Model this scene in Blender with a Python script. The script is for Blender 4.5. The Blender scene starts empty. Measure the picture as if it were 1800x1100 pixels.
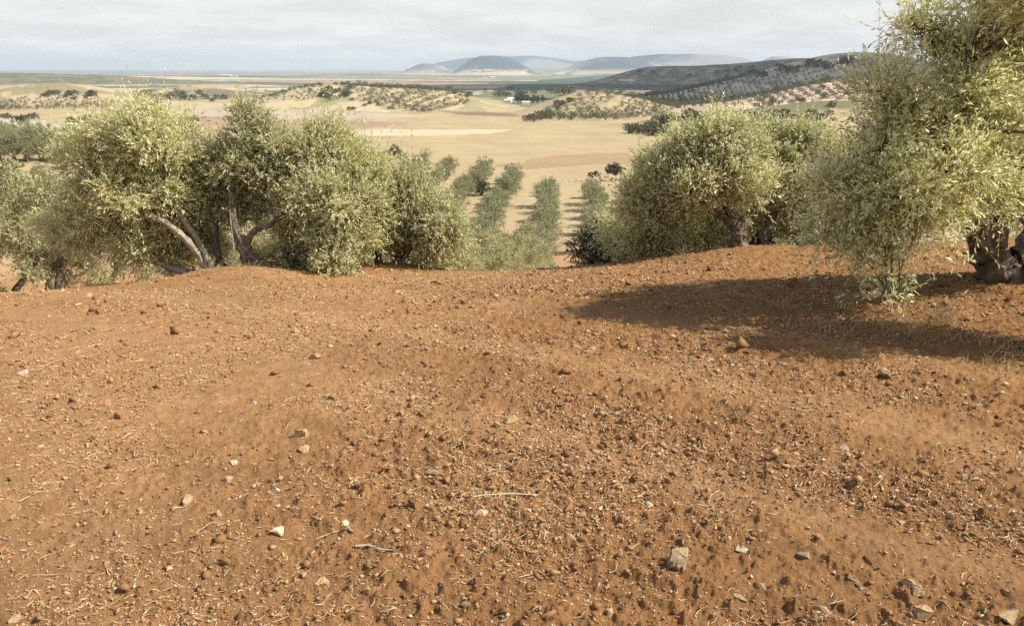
import bpy, bmesh, math, random
import numpy as np
from mathutils import Vector, Matrix

# ------------------------------------------------------------------ camera
F = 1469.0; W0 = 1800.0; H0 = 1100.0
PITCH = math.atan(431.0 / F)
EYE = 1.6
scene = bpy.context.scene
COL = scene.collection
cam_d = bpy.data.cameras.new('camera'); cam = bpy.data.objects.new('camera', cam_d); COL.objects.link(cam)
cam_d.sensor_fit = 'HORIZONTAL'; cam_d.sensor_width = 36.0; cam_d.lens = 36.0 * F / W0
cam_d.clip_start = 0.05; cam_d.clip_end = 120000
cam.location = (0, 0, EYE); cam.rotation_euler = (math.pi / 2 - PITCH, 0, 0)
scene.camera = cam

# ------------------------------------------------------------------ light
SUN_EL = math.radians(46); SUN_AZ = math.radians(-6)      # azimuth counted from +X (right) towards +Y (ahead)
sd = Vector((math.cos(SUN_EL) * math.cos(SUN_AZ), math.cos(SUN_EL) * math.sin(SUN_AZ), math.sin(SUN_EL)))
sun_l = bpy.data.lights.new('sun', 'SUN'); sun_l.energy = 4.8; sun_l.angle = math.radians(0.55); sun_l.color = (1.0, 0.92, 0.76)
sun = bpy.data.objects.new('sun', sun_l); COL.objects.link(sun)
sun.rotation_euler = sd.to_track_quat('Z', 'Y').to_euler()
world = bpy.data.worlds.new('World'); scene.world = world; world.use_nodes = True
wn = world.node_tree; wn.nodes.clear()
def N(nt, t, **kw):
    n = nt.nodes.new(t)
    for k, v in kw.items():
        if k.startswith('i_'):
            n.inputs[k[2:].replace('_', ' ')].default_value = v
        else:
            setattr(n, k, v)
    return n
def L(nt, a, b): nt.links.new(a, b)
wo = N(wn, 'ShaderNodeOutputWorld'); bg = N(wn, 'ShaderNodeBackground'); bg.inputs['Strength'].default_value = 0.084
sky = N(wn, 'ShaderNodeTexSky'); sky.sky_type = 'NISHITA'; sky.sun_disc = False
sky.sun_elevation = SUN_EL; sky.sun_rotation = math.pi / 2 - SUN_AZ
sky.air_density = 1.0; sky.dust_density = 2.2; sky.altitude = 400
tc = N(wn, 'ShaderNodeTexCoord'); sep = N(wn, 'ShaderNodeSeparateXYZ'); L(wn, tc.outputs['Generated'], sep.inputs[0])
za = N(wn, 'ShaderNodeMath', operation='MAXIMUM'); za.inputs[1].default_value = 0.0; L(wn, sep.outputs[2], za.inputs[0])
zb = N(wn, 'ShaderNodeMath', operation='ADD'); zb.inputs[1].default_value = 0.14; L(wn, za.outputs[0], zb.inputs[0])
dx = N(wn, 'ShaderNodeMath', operation='DIVIDE'); dy = N(wn, 'ShaderNodeMath', operation='DIVIDE')
L(wn, sep.outputs[0], dx.inputs[0]); L(wn, zb.outputs[0], dx.inputs[1]); L(wn, sep.outputs[1], dy.inputs[0]); L(wn, zb.outputs[0], dy.inputs[1])
cb = N(wn, 'ShaderNodeCombineXYZ'); L(wn, dx.outputs[0], cb.inputs[0]); L(wn, dy.outputs[0], cb.inputs[1])
cn = N(wn, 'ShaderNodeTexNoise'); cn.inputs['Scale'].default_value = 1.5; cn.inputs['Detail'].default_value = 8; cn.inputs['Roughness'].default_value = 0.62
L(wn, cb.outputs[0], cn.inputs['Vector'])
cr = N(wn, 'ShaderNodeValToRGB'); cr.color_ramp.elements[0].position = 0.36; cr.color_ramp.elements[1].position = 0.62
cr.color_ramp.elements[0].color = (0.8, 0.8, 0.8, 1); cr.color_ramp.elements[1].color = (1, 1, 1, 1)
L(wn, cn.outputs['Fac'], cr.inputs[0])
cmx = N(wn, 'ShaderNodeMix', data_type='RGBA')
hi = N(wn, 'ShaderNodeMapRange'); L(wn, sep.outputs[2], hi.inputs[0]); hi.inputs[1].default_value = 0.12; hi.inputs[2].default_value = 0.45; hi.inputs[3].default_value = 1.0; hi.inputs[4].default_value = 0.25
hm = N(wn, 'ShaderNodeMath', operation='MULTIPLY'); L(wn, cr.outputs[0], hm.inputs[0]); L(wn, hi.outputs[0], hm.inputs[1]); L(wn, hm.outputs[0], cmx.inputs[0])
cc = N(wn, 'ShaderNodeValToRGB'); L(wn, cn.outputs['Fac'], cc.inputs[0])
cc.color_ramp.elements[0].position = 0.4; cc.color_ramp.elements[0].color = (6.9, 7.0, 6.9, 1)
cc.color_ramp.elements[1].position = 0.7; cc.color_ramp.elements[1].color = (7.7, 7.7, 7.5, 1)
L(wn, sky.outputs[0], cmx.inputs[6]); L(wn, cc.outputs[0], cmx.inputs[7])
L(wn, cmx.outputs[2], bg.inputs['Color']); L(wn, bg.outputs[0], wo.inputs[0])
vs = scene.view_settings; vs.view_transform = 'Standard'; vs.look = 'None'; vs.gamma = 1.0; vs.use_curve_mapping = False
vs.exposure = 0.60

scene.render.engine = 'CYCLES'
cy = scene.cycles
cy.max_bounces = 7; cy.diffuse_bounces = 4; cy.glossy_bounces = 2; cy.transmission_bounces = 3; cy.transparent_max_bounces = 8; cy.volume_bounces = 1
cy.use_denoising = False

# ------------------------------------------------------------------ noise
def _hash(ix, iy, seed):
    h = (ix.astype(np.int64) * 374761393 + iy.astype(np.int64) * 668265263 + seed * 1442695041) & 0xFFFFFFFF
    h = ((h ^ (h >> 13)) * 1274126177) & 0xFFFFFFFF
    h = (h ^ (h >> 16)) & 0xFFFFFFFF
    return h.astype(np.float64) / 4294967295.0
def vnoise(x, y, seed=0):
    x = np.asarray(x, float); y = np.asarray(y, float)
    ix = np.floor(x); iy = np.floor(y); fx = x - ix; fy = y - iy
    ux = fx * fx * (3 - 2 * fx); uy = fy * fy * (3 - 2 * fy)
    a = _hash(ix, iy, seed); b = _hash(ix + 1, iy, seed); c = _hash(ix, iy + 1, seed); d = _hash(ix + 1, iy + 1, seed)
    return (a * (1 - ux) + b * ux) * (1 - uy) + (c * (1 - ux) + d * ux) * uy * 1.0
def fbm(x, y, scale, octv=4, seed=0, gain=0.5):
    s = 0.0; amp = 1.0; tot = 0.0; x = np.asarray(x, float) / scale; y = np.asarray(y, float) / scale
    for o in range(octv):
        # rotate each octave so that the lattice does not show
        c_, s_ = math.cos(o * 1.1 + 0.5), math.sin(o * 1.1 + 0.5)
        s = s + amp * (vnoise(x * c_ - y * s_ + 17.3 * o, x * s_ + y * c_ - 9.1 * o, seed + o * 7) - 0.5) * 2
        tot += amp; amp *= gain; x = x * 2.03; y = y * 2.03
    return s / tot
def sstep(a, b, v):
    t = np.clip((v - a) / (b - a), 0, 1); return t * t * (3 - 2 * t)

# ------------------------------------------------------------------ terrain height
PY = np.array([0, 4, 8, 12, 16, 22, 30, 45, 62, 82, 100, 125, 150, 175, 200, 300, 500, 820, 1500, 3000, 5000, 8000, 15000, 45000], float)
PD = np.array([1.6, 1.744, 2.176, 2.896, 3.9, 5.75, 8.2, 12.2, 15.6, 17.6, 18.0, 18.0, 18.1, 19.4, 21.6, 29, 36.8, 48, 58.5, 71, 82, 92, 103, 120], float)
def _slopes(x, y):
    d = np.diff(y) / np.diff(x); m = np.empty(len(x)); m[0] = 0.0; m[-1] = d[-1]
    m[1:-1] = np.where(d[:-1] * d[1:] > 0, 2 * d[:-1] * d[1:] / (d[:-1] + d[1:] + 1e-12), 0)
    return m
PM = _slopes(PY, PD)
def profile(y):
    y = np.clip(y, 0, PY[-1]); i = np.clip(np.searchsorted(PY, y, side='right') - 1, 0, len(PY) - 2)
    h = PY[i + 1] - PY[i]; t = (y - PY[i]) / h
    return ((1 + 2 * t) * (1 - t) ** 2) * PD[i] + (t * (1 - t) ** 2) * h * PM[i] + (t * t * (3 - 2 * t)) * PD[i + 1] + (t * t * (t - 1)) * h * PM[i + 1]
def ray(px, py):
    u = (px - W0 / 2) / F; v = (H0 / 2 - py) / F
    return Vector((u, math.cos(PITCH) + v * math.sin(PITCH), -math.sin(PITCH) + v * math.cos(PITCH)))
def P(px, py, d):
    """the point that lies d metres ahead (world y) behind a pixel"""
    r = ray(px, py); return Vector((r.x / r.y * d, d, EYE + r.z / r.y * d))
def XA(px, d): return (px - W0 / 2) / F * d / math.cos(PITCH) * math.cos(PITCH) ** 0  # rough lateral
# hills: (x, y, sx, sy, rot_deg, height, power)
def hx(px, py, d):
    q = P(px, py, d); return q.x
HILLS = [
    # left rise with the young grove
    (-95, 165, 45, 55, 0, 5.0),
    (-330, 430, 150, 55, 10, 5.0),
    # knoll with rows, left of centre
    (hx(735, 160, 1130), 1130, 75, 80, 0, 19), (hx(640, 160, 1180), 1190, 90, 90, 0, 18),
    (hx(555, 160, 1150), 1160, 70, 95, 0, 16), (hx(480, 170, 1150), 1140, 80, 70, 0, 7), (hx(815, 170, 1120), 1110, 45, 60, 0, 10),
    # knoll with dotted olives right of centre
    (hx(1045, 180, 930), 930, 62, 66, 0, 17), (hx(985, 180, 960), 965, 40, 50, 0, 9), (hx(1130, 180, 940), 960, 60, 60, 0, 10),
    # scrub spur
    (hx(1215, 200, 610), 612, 34, 26, 0, 7), (hx(1290, 200, 640), 650, 60, 40, 0, 9), (hx(1420, 190, 700), 720, 90, 55, 0, 11),
    (hx(1600, 180, 720), 760, 110, 70, 0, 15),
    # red soil orchard slope
    (hx(1460, 160, 1150), 1170, 130, 110, 0, 20), (hx(1620, 150, 1150), 1200, 160, 140, 0, 27),
    # olive hill on the right
    (hx(1340, 140, 1750), 1800, 150, 160, 20, 18), (hx(1450, 120, 1750), 1850, 170, 190, 10, 32), (hx(1560, 110, 1750), 1850, 190, 220, 0, 42),
    (hx(1700, 110, 1750), 1900, 260, 260, 0, 48), (hx(1240, 160, 1750), 1720, 110, 100, 20, 12),
    # the darker hill behind it
    (hx(1130, 125, 3600), 3700, 190, 240, 0, 46), (hx(1230, 125, 3600), 3700, 260, 260, 0, 42), (hx(1340, 120, 3500), 3700, 330, 300, 0, 48), (hx(1445, 110, 3500), 3700, 260, 300, 0, 60),
    (hx(1560, 110, 3500), 3700, 300, 300, 0, 50),
    # far left ridges
    (hx(90, 160, 1300), 1330, 140, 90, 0, 21), (hx(190, 160, 1300), 1300, 110, 80, 0, 9), (hx(-40, 160, 1300), 1300, 140, 110, 0, 17),
    (hx(300, 160, 1700), 1720, 160, 110, 0, 22), (hx(400, 160, 1700), 1650, 110, 90, 0, 10),
    (hx(80, 140, 3500), 3600, 700, 350, 0, 40), (hx(-200, 140, 3500), 3600, 700, 350, 0, 30),
    (hx(250, 130, 7000), 7200, 900, 600, 0, 22), (hx(450, 126, 9000), 9000, 1600, 700, 0, 18),
    (hx(600, 126, 12000), 12500, 1500, 700, 0, 26),
]
def plateau(x, y, cx, cy, wx, wy, h, edge):
    ax = np.abs(x - cx) / wx; ay = np.abs(y - cy) / wy
    r = (ax ** edge + ay ** edge) ** (1 / edge)
    return h * (1 - sstep(0.22, 1.3, r)) ** 0.8
MOUNDS = []   # filled below: (x, y, h, s)
def mound(px, py, d, h, s, sx=1.0):
    q = P(px, py, d); MOUNDS.append((q.x, q.y, h, s, sx))
mound(370, 462, 11.6, 0.13, 0.8); mound(460, 458, 11.4, 0.20, 0.95); mound(680, 455, 12.3, 0.22, 0.75, 1.2); mound(1300, 432, 11.8, 0.23, 1.15, 1.4)
mound(1770, 500, 7.8, 0.12, 0.9, 1.5); mound(1560, 470, 12.5, 0.16, 1.1, 1.5); mound(230, 480, 12.0, 0.08, 0.9)
def rough_mask(x, y):
    w = fbm(x, y, 1.2, 5, 91, 0.65) * 0.42
    s = 0.62 * x + 0.78 * y + 0.05 * (x - 1) ** 2 * (x > 1) + w * 0.4
    band = 1 - 0.70 * np.exp(-((s - 4.3) / 0.26) ** 2) - 0.62 * np.exp(-((s - 3.0) / 0.2) ** 2) - 0.4 * np.exp(-((s - 5.75) / 0.25) ** 2)
    left = sstep(-1.5, 0.5, x - 0.12 * (y - 3) + w * 2.0 + 0.45)
    far = sstep(6.5, 9.0, y)
    left = np.maximum(left, 0.25 * far)
    return np.clip(band, 0.05, 1) * (0.24 + 0.76 * left)
def hbase(x, y):
    x = np.asarray(x, float); y = np.asarray(y, float)
    r = np.sqrt(x * x + y * y)
    yy = np.where(y > 0, np.maximum(y, 0.0), 0)
    yeff = np.where(r > 700, yy + (r - yy) * sstep(700, 2500, r), yy)
    z = EYE - profile(yeff)
    # behind the camera a gentle rise
    z = z + np.where(y < 0, np.minimum(-y * 0.02, 3), 0)
    # lateral fall: lower on the left, higher on the right near the crest
    z = z + 0.00030 * np.clip(x, -30, 30) * np.clip(y, 0, 16) ** 2 * (1 - sstep(25, 60, y))
    for (cx, cy_, h, s, sx) in MOUNDS:
        z = z + h * np.exp(-(((x - cx) / (s * sx)) ** 2 + ((y - cy_) / s) ** 2))
    f = sstep(60, 250, r)
    for (cx, cy_, sx, sy, rot, h) in HILLS:
        c_, s_ = math.cos(math.radians(rot)), math.sin(math.radians(rot))
        ux = ((x - cx) * c_ + (y - cy_) * s_) / sx; uy = (-(x - cx) * s_ + (y - cy_) * c_) / sy
        q = ux * ux + uy * uy
        z = z + h * np.exp(-q) * np.where(q < 30, 1, 0)
    # far mountains
    nz = fbm(x, y, 1800, 5, 55, 0.5)
    m = np.maximum(plateau(x, y, hx(1200, 100, 15800), 15800, 1750, 1500, 352, 2.3), plateau(x, y, hx(1372, 100, 15300), 15300, 380, 900, 300, 3.0))
    m = np.maximum(m, plateau(x, y, hx(1085, 100, 14600), 14600, 900, 900, 290, 2.0))
    m = m + plateau(x, y, hx(866, 105, 12500), 13000, 560, 900, 275, 2.0)
    m = m + plateau(x, y, hx(890, 105, 19000), 21500, 2300, 1400, 395, 2.4)
    m = m + plateau(x, y, hx(745, 112, 16500), 17500, 480, 600, 175, 2.0)
    m = m + plateau(x, y, hx(1000, 110, 24000), 26000, 2600, 1800, 310, 2.4)
    z = z + m * (0.95 + 0.09 * nz)
    # general relief growing with distance
    rel = 0.5 * sstep(25, 90, r) * fbm(x, y, 30, 3, 3) + sstep(250, 900, r) * 2.2 * fbm(x, y, 160, 4, 4) + sstep(1800, 6000, r) * 9 * fbm(x, y, 1500, 4, 5)
    hillf = np.clip(m / 40, 0, 1) * 12 * fbm(x, y, 300, 4, 8)
    z = z + rel + hillf
    return z
def hdetail(x, y):
    r = np.sqrt(x * x + y * y)
    near = 1 - sstep(16, 30, r)
    rm = rough_mask(x, y)
    d = 0.011 * fbm(x, y, 1.5, 3, 21)
    n1 = fbm(x, y, 0.30, 3, 22); n2 = fbm(x, y, 0.06, 4, 23, 0.6); n3 = fbm(x, y, 0.028, 2, 24)
    clod = np.maximum(0, n2 - 0.02) ** 1.1
    d = d + rm * (0.008 * n1 + 0.038 * clod ** 0.85) + (0.35 + 0.65 * rm) * 0.012 * n3 * (1 - sstep(6, 12, r)) + 0.006 * n2
    # ridges left by the harrow
    s = 0.62 * x + 0.78 * y + 0.05 * (x - 1) ** 2 * (x > 1) + 0.06 * n1
    d = d + (0.006 * np.sin(s * 2 * math.pi / 0.56 + n1 * 1.5) + 0.004 * np.sin(s * 2 * math.pi / 0.19 + n1 * 3)) * sstep(-2.5, 0, x) * (1 - sstep(7, 10, r))
    return d * near
def H(x, y): return hbase(x, y) + hdetail(np.asarray(x, float), np.asarray(y, float))
def G(px, py, dmin=1.5, dmax=40000, detail=False):
    """where the ray of a pixel meets the ground"""
    r = ray(px, py); r = r / r.y
    t = np.exp(np.linspace(math.log(dmin), math.log(dmax), 2600))
    z = hbase(r.x * t, t) - (EYE + r.z * t)
    k = np.argmax(z > 0)
    if k == 0: k = len(t) - 1
    a, b = t[k - 1], t[k]
    for _ in range(12):
        m = 0.5 * (a + b)
        if float(hbase(r.x * m, m)) > EYE + r.z * m: b = m
        else: a = m
    m = 0.5 * (a + b); x = r.x * m
    return Vector((x, m, float(H(x, m)) if m < 40 else float(hbase(x, m))))

# ------------------------------------------------------------------ materials
def new_mat(name):
    m = bpy.data.materials.new(name); m.use_nodes = True; nt = m.node_tree; nt.nodes.clear()
    out = N(nt, 'ShaderNodeOutputMaterial'); b = N(nt, 'ShaderNodeBsdfPrincipled'); L(nt, b.outputs[0], out.inputs[0])
    return m, nt, b, out
def ramp(nt, fac, stops):
    r = N(nt, 'ShaderNodeValToRGB'); e = r.color_ramp.elements
    while len(e) < len(stops): e.new(0.5)
    for i, (p, c) in enumerate(stops): e[i].position = p; e[i].color = (*c, 1)
    L(nt, fac, r.inputs[0]); return r
def noise_mat(name, stops, scale, rough=0.9, bump=0.0, bscale=None, detail=6, spec=0.2, dist=0.02):
    m, nt, b, out = new_mat(name)
    t = N(nt, 'ShaderNodeTexCoord'); n = N(nt, 'ShaderNodeTexNoise'); n.inputs['Scale'].default_value = scale; n.inputs['Detail'].default_value = detail
    L(nt, t.outputs['Object'], n.inputs['Vector']); r = ramp(nt, n.outputs['Fac'], stops)
    L(nt, r.outputs[0], b.inputs['Base Color']); b.inputs['Roughness'].default_value = rough; b.inputs['Specular IOR Level'].default_value = spec
    if bump:
        n2 = N(nt, 'ShaderNodeTexNoise'); n2.inputs['Scale'].default_value = bscale or scale * 3; n2.inputs['Detail'].default_value = 8
        L(nt, t.outputs['Object'], n2.inputs['Vector']); bp = N(nt, 'ShaderNodeBump'); bp.inputs['Strength'].default_value = bump; bp.inputs['Distance'].default_value = dist
        L(nt, n2.outputs['Fac'], bp.inputs['Height']); L(nt, bp.outputs[0], b.inputs['Normal'])
    return m
def leaf_mat(name, dark, mid, pale, under, transl=0.22, rough=0.42, spec=0.45):
    m, nt, b, out = new_mat(name)
    at = N(nt, 'ShaderNodeAttribute'); at.attribute_name = 'rnd'
    oi = N(nt, 'ShaderNodeObjectInfo')
    r = ramp(nt, at.outputs['Fac'], [(0.0, dark), (0.45, mid), (0.85, pale), (1.0, (pale[0] * 1.35, pale[1] * 1.15, pale[2] * 0.9))])
    geo = N(nt, 'ShaderNodeNewGeometry')
    mx = N(nt, 'ShaderNodeMix', data_type='RGBA'); L(nt, geo.outputs['Backfacing'], mx.inputs[0]); L(nt, r.outputs[0], mx.inputs[6]); mx.inputs[7].default_value = (*under, 1)
    hs = N(nt, 'ShaderNodeHueSaturation'); L(nt, mx.outputs[2], hs.inputs['Color'])
    mr = N(nt, 'ShaderNodeMapRange'); L(nt, oi.outputs['Random'], mr.inputs[0]); mr.inputs[3].default_value = 0.86; mr.inputs[4].default_value = 1.16; L(nt, mr.outputs[0], hs.inputs['Value'])
    L(nt, hs.outputs[0], b.inputs['Base Color']); b.inputs['Roughness'].default_value = rough; b.inputs['Specular IOR Level'].default_value = spec
    tr = N(nt, 'ShaderNodeBsdfTranslucent'); L(nt, hs.outputs[0], tr.inputs[0])
    ms = N(nt, 'ShaderNodeMixShader'); ms.inputs[0].default_value = transl; L(nt, b.outputs[0], ms.inputs[1]); L(nt, tr.outputs[0], ms.inputs[2]); L(nt, ms.outputs[0], out.inputs[0])
    return m
M = {}
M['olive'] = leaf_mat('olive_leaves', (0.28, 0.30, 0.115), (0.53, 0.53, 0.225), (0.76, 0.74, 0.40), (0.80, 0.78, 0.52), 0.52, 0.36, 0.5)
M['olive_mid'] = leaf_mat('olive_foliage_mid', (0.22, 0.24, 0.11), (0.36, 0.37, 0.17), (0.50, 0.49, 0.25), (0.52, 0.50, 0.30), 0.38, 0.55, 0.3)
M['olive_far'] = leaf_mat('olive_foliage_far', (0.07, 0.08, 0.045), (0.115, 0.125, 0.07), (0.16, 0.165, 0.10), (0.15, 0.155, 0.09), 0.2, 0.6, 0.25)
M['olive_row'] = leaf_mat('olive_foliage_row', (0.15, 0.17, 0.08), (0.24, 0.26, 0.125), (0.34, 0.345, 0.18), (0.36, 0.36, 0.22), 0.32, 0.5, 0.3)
M['oak'] = leaf_mat('oak_leaves', (0.045, 0.052, 0.028), (0.075, 0.082, 0.043), (0.12, 0.12, 0.065), (0.11, 0.11, 0.07), 0.15, 0.6, 0.2)
M['scrub'] = leaf_mat('scrub_leaves', (0.06, 0.06, 0.03), (0.10, 0.095, 0.05), (0.16, 0.14, 0.075), (0.13, 0.12, 0.07), 0.12, 0.7, 0.2)
M['bark'] = noise_mat('olive_bark', [(0.3, (0.07, 0.052, 0.038)), (0.5, (0.15, 0.12, 0.09)), (0.7, (0.27, 0.235, 0.19))], 14, 0.95, 1.0, 30, dist=0.02)
M['bark_pale'] = noise_mat('pale_bark', [(0.3, (0.20, 0.165, 0.125)), (0.5, (0.34, 0.29, 0.225)), (0.7, (0.46, 0.41, 0.33))], 12, 0.95, 0.8, 30, dist=0.015)
M['twig'] = noise_mat('twig_bark', [(0.3, (0.13, 0.12, 0.07)), (0.7, (0.24, 0.21, 0.13))], 20, 0.9)
M['stone_tan'] = noise_mat('tan_stone', [(0.3, (0.27, 0.165, 0.085)), (0.5, (0.39, 0.265, 0.145)), (0.7, (0.50, 0.37, 0.22))], 22, 0.9, 0.5, 60, dist=0.004)
M['stone_grey'] = noise_mat('grey_stone', [(0.3, (0.22, 0.155, 0.088)), (0.5, (0.33, 0.245, 0.145)), (0.7, (0.43, 0.335, 0.21))], 22, 0.9, 0.5, 60, dist=0.004)
M['stone_white'] = noise_mat('whitish_stone', [(0.3, (0.38, 0.27, 0.16)), (0.5, (0.54, 0.45, 0.31)), (0.7, (0.66, 0.59, 0.45))], 22, 0.85, 0.4, 60, dist=0.003)
M['stone_orange'] = noise_mat('orange_stained_stone', [(0.38, (0.50, 0.20, 0.09)), (0.5, (0.58, 0.42, 0.29)), (0.62, (0.70, 0.62, 0.5))], 45, 0.85, 0.4, 60, dist=0.003)
M['stone_red'] = noise_mat('red_clod', [(0.3, (0.19, 0.095, 0.048)), (0.5, (0.27, 0.145, 0.072)), (0.7, (0.35, 0.205, 0.11))], 22, 0.98, 0.7, 60, dist=0.006, spec=0.1)
M['straw'] = noise_mat('straw', [(0.3, (0.50, 0.37, 0.20)), (0.5, (0.66, 0.53, 0.33)), (0.7, (0.80, 0.71, 0.52))], 5, 0.8)
M['dry_grass'] = noise_mat('dry_grass', [(0.3, (0.36, 0.28, 0.13)), (0.7, (0.56, 0.46, 0.26))], 5, 0.85)
M['white'] = noise_mat('white_plaster', [(0.3, (0.72, 0.71, 0.68)), (0.7, (0.82, 0.81, 0.78))], 0.4, 0.8)
M['tile'] = noise_mat('roof_tile', [(0.3, (0.35, 0.17, 0.10)), (0.7, (0.45, 0.26, 0.16))], 0.4, 0.9)
M['dark'] = noise_mat('dark_opening', [(0.3, (0.04, 0.04, 0.04)), (0.7, (0.07, 0.06, 0.05))], 1, 0.6)
M['metal'] = noise_mat('galvanised_metal', [(0.3, (0.45, 0.46, 0.46)), (0.7, (0.6, 0.6, 0.6))], 3, 0.5)

# ------------------------------------------------------------------ object helpers
def tag(o, label=None, cat=None, group=None, kind=None):
    if label: o['label'] = label
    if cat: o['category'] = cat
    if group: o['group'] = group
    if kind: o['kind'] = kind
    return o
def mesh_np(name, verts, faces_list, mat, rnd=None, smooth=False):
    """faces_list: list of int arrays of shape (n,k)"""
    me = bpy.data.meshes.new(name); verts = np.asarray(verts, np.float32)
    me.vertices.add(len(verts)); me.vertices.foreach_set('co', verts.ravel())
    nl = sum(f.size for f in faces_list); nf = sum(len(f) for f in faces_list)
    me.loops.add(nl); me.polygons.add(nf)
    me.loops.foreach_set('vertex_index', np.concatenate([f.ravel() for f in faces_list]).astype(np.int32))
    tot = np.concatenate([np.full(len(f), f.shape[1]) for f in faces_list]).astype(np.int32)
    st = np.concatenate([[0], np.cumsum(tot)[:-1]]).astype(np.int32)
    me.polygons.foreach_set('loop_start', st); me.polygons.foreach_set('loop_total', tot)
    if smooth: me.polygons.foreach_set('use_smooth', np.ones(nf, bool))
    me.update(calc_edges=True)
    if rnd is not None:
        a = me.attributes.new('rnd', 'FLOAT', 'FACE'); a.data.foreach_set('value', np.asarray(rnd, np.float32))
    if mat is not None: me.materials.append(mat)
    return me
def link(name, me, parent=None, loc=None):
    o = bpy.data.objects.new(name, me); COL.objects.link(o)
    if parent is not None: o.parent = parent
    if loc is not None: o.location = loc
    return o
def tube_arrays(paths, sides=6):
    """paths: list of (points(n,3), radii(n)) -> verts, quads"""
    V = []; Q = []; base = 0
    for pts, rad in paths:
        pts = np.asarray(pts, float); n = len(pts)
        t = np.gradient(pts, axis=0); t /= (np.linalg.norm(t, axis=1, keepdims=True) + 1e-9)
        ref = np.array([0.0, 1.0, 0.0]) if abs(t[0, 1]) < 0.8 else np.array([1.0, 0, 0])
        a = np.cross(t, ref); a /= (np.linalg.norm(a, axis=1, keepdims=True) + 1e-9); b = np.cross(t, a)
        ang = np.linspace(0, 2 * math.pi, sides, endpoint=False)
        ring = pts[:, None, :] + np.asarray(rad)[:, None, None] * (np.cos(ang)[None, :, None] * a[:, None, :] + np.sin(ang)[None, :, None] * b[:, None, :])
        V.append(ring.reshape(-1, 3))
        i = np.arange(n - 1)[:, None] * sides; j = np.arange(sides)[None, :]; jn = (j + 1) % sides
        q = np.stack([i + j, i + jn, i + sides + jn, i + sides + j], -1).reshape(-1, 4) + base
        Q.append(q); base += n * sides
    return np.concatenate(V), np.concatenate(Q)
def curve_pts(p0, p1, n, sag, rng, wob=0.03):
    p0 = np.asarray(p0, float); p1 = np.asarray(p1, float); t = np.linspace(0, 1, n)[:, None]
    ln = np.linalg.norm(p1 - p0)
    pts = p0 + (p1 - p0) * t; pts[:, 2] += (np.sin(t[:, 0] * math.pi)) * sag * ln
    w = rng.normal(0, wob * ln, (n, 3)); w[0] = 0; w[-1] = 0
    return pts + w
def unit(v): return v / (np.linalg.norm(v, axis=-1, keepdims=True) + 1e-9)
def leaves(rng, starts, dirs, lens, per, leaf_len, leaf_w, droop, tone=0.0, face=None):
    """leaves in pairs along curved twigs; returns verts, quads, rnd, twig paths"""
    n = len(starts); t = (np.arange(per) + 0.5) / per
    t = t[None, :] + rng.uniform(-0.3, 0.3, (n, per)) / per
    pos = starts[:, None, :] + dirs[:, None, :] * (lens[:, None] * t)[..., None]
    pos[..., 2] -= droop[:, None] * (lens[:, None] * t) ** 2 / (lens[:, None]) * 1.0
    tang = dirs[:, None, :] + np.zeros((n, per, 3)); tang[..., 2] -= 2 * droop[:, None] * t
    tang = unit(tang)
    rv = unit(rng.normal(0, 1, (n, per, 3))); side = unit(np.cross(tang, rv))
    ang = rng.uniform(0.35, 0.95, (n, per))
    ld = unit(tang * np.cos(ang)[..., None] + side * np.sin(ang)[..., None])
    want = (face[:, None, :] if face is not None else 0) + rng.normal(0, 0.55, (n, per, 3))
    nrm = unit(want - ld * np.sum(want * ld, -1, keepdims=True)); wd = unit(np.cross(nrm, ld))
    ll = leaf_len * rng.uniform(0.65, 1.2, (n, per))[..., None]; lw = leaf_w * rng.uniform(0.75, 1.2, (n, per))[..., None]
    b = pos; tip = pos + ld * ll; m = pos + ld * ll * 0.48 + nrm * ll * 0.06
    v = np.stack([b, m + wd * lw, tip, m - wd * lw], 2).reshape(-1, 3)
    q = np.arange(n * per * 4).reshape(-1, 4)
    rnd = np.clip((rng.normal(0.42, 0.15, n) + tone)[:, None] + rng.normal(0, 0.16, (n, per)), 0, 1).ravel()
    return v, q, rnd
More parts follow.
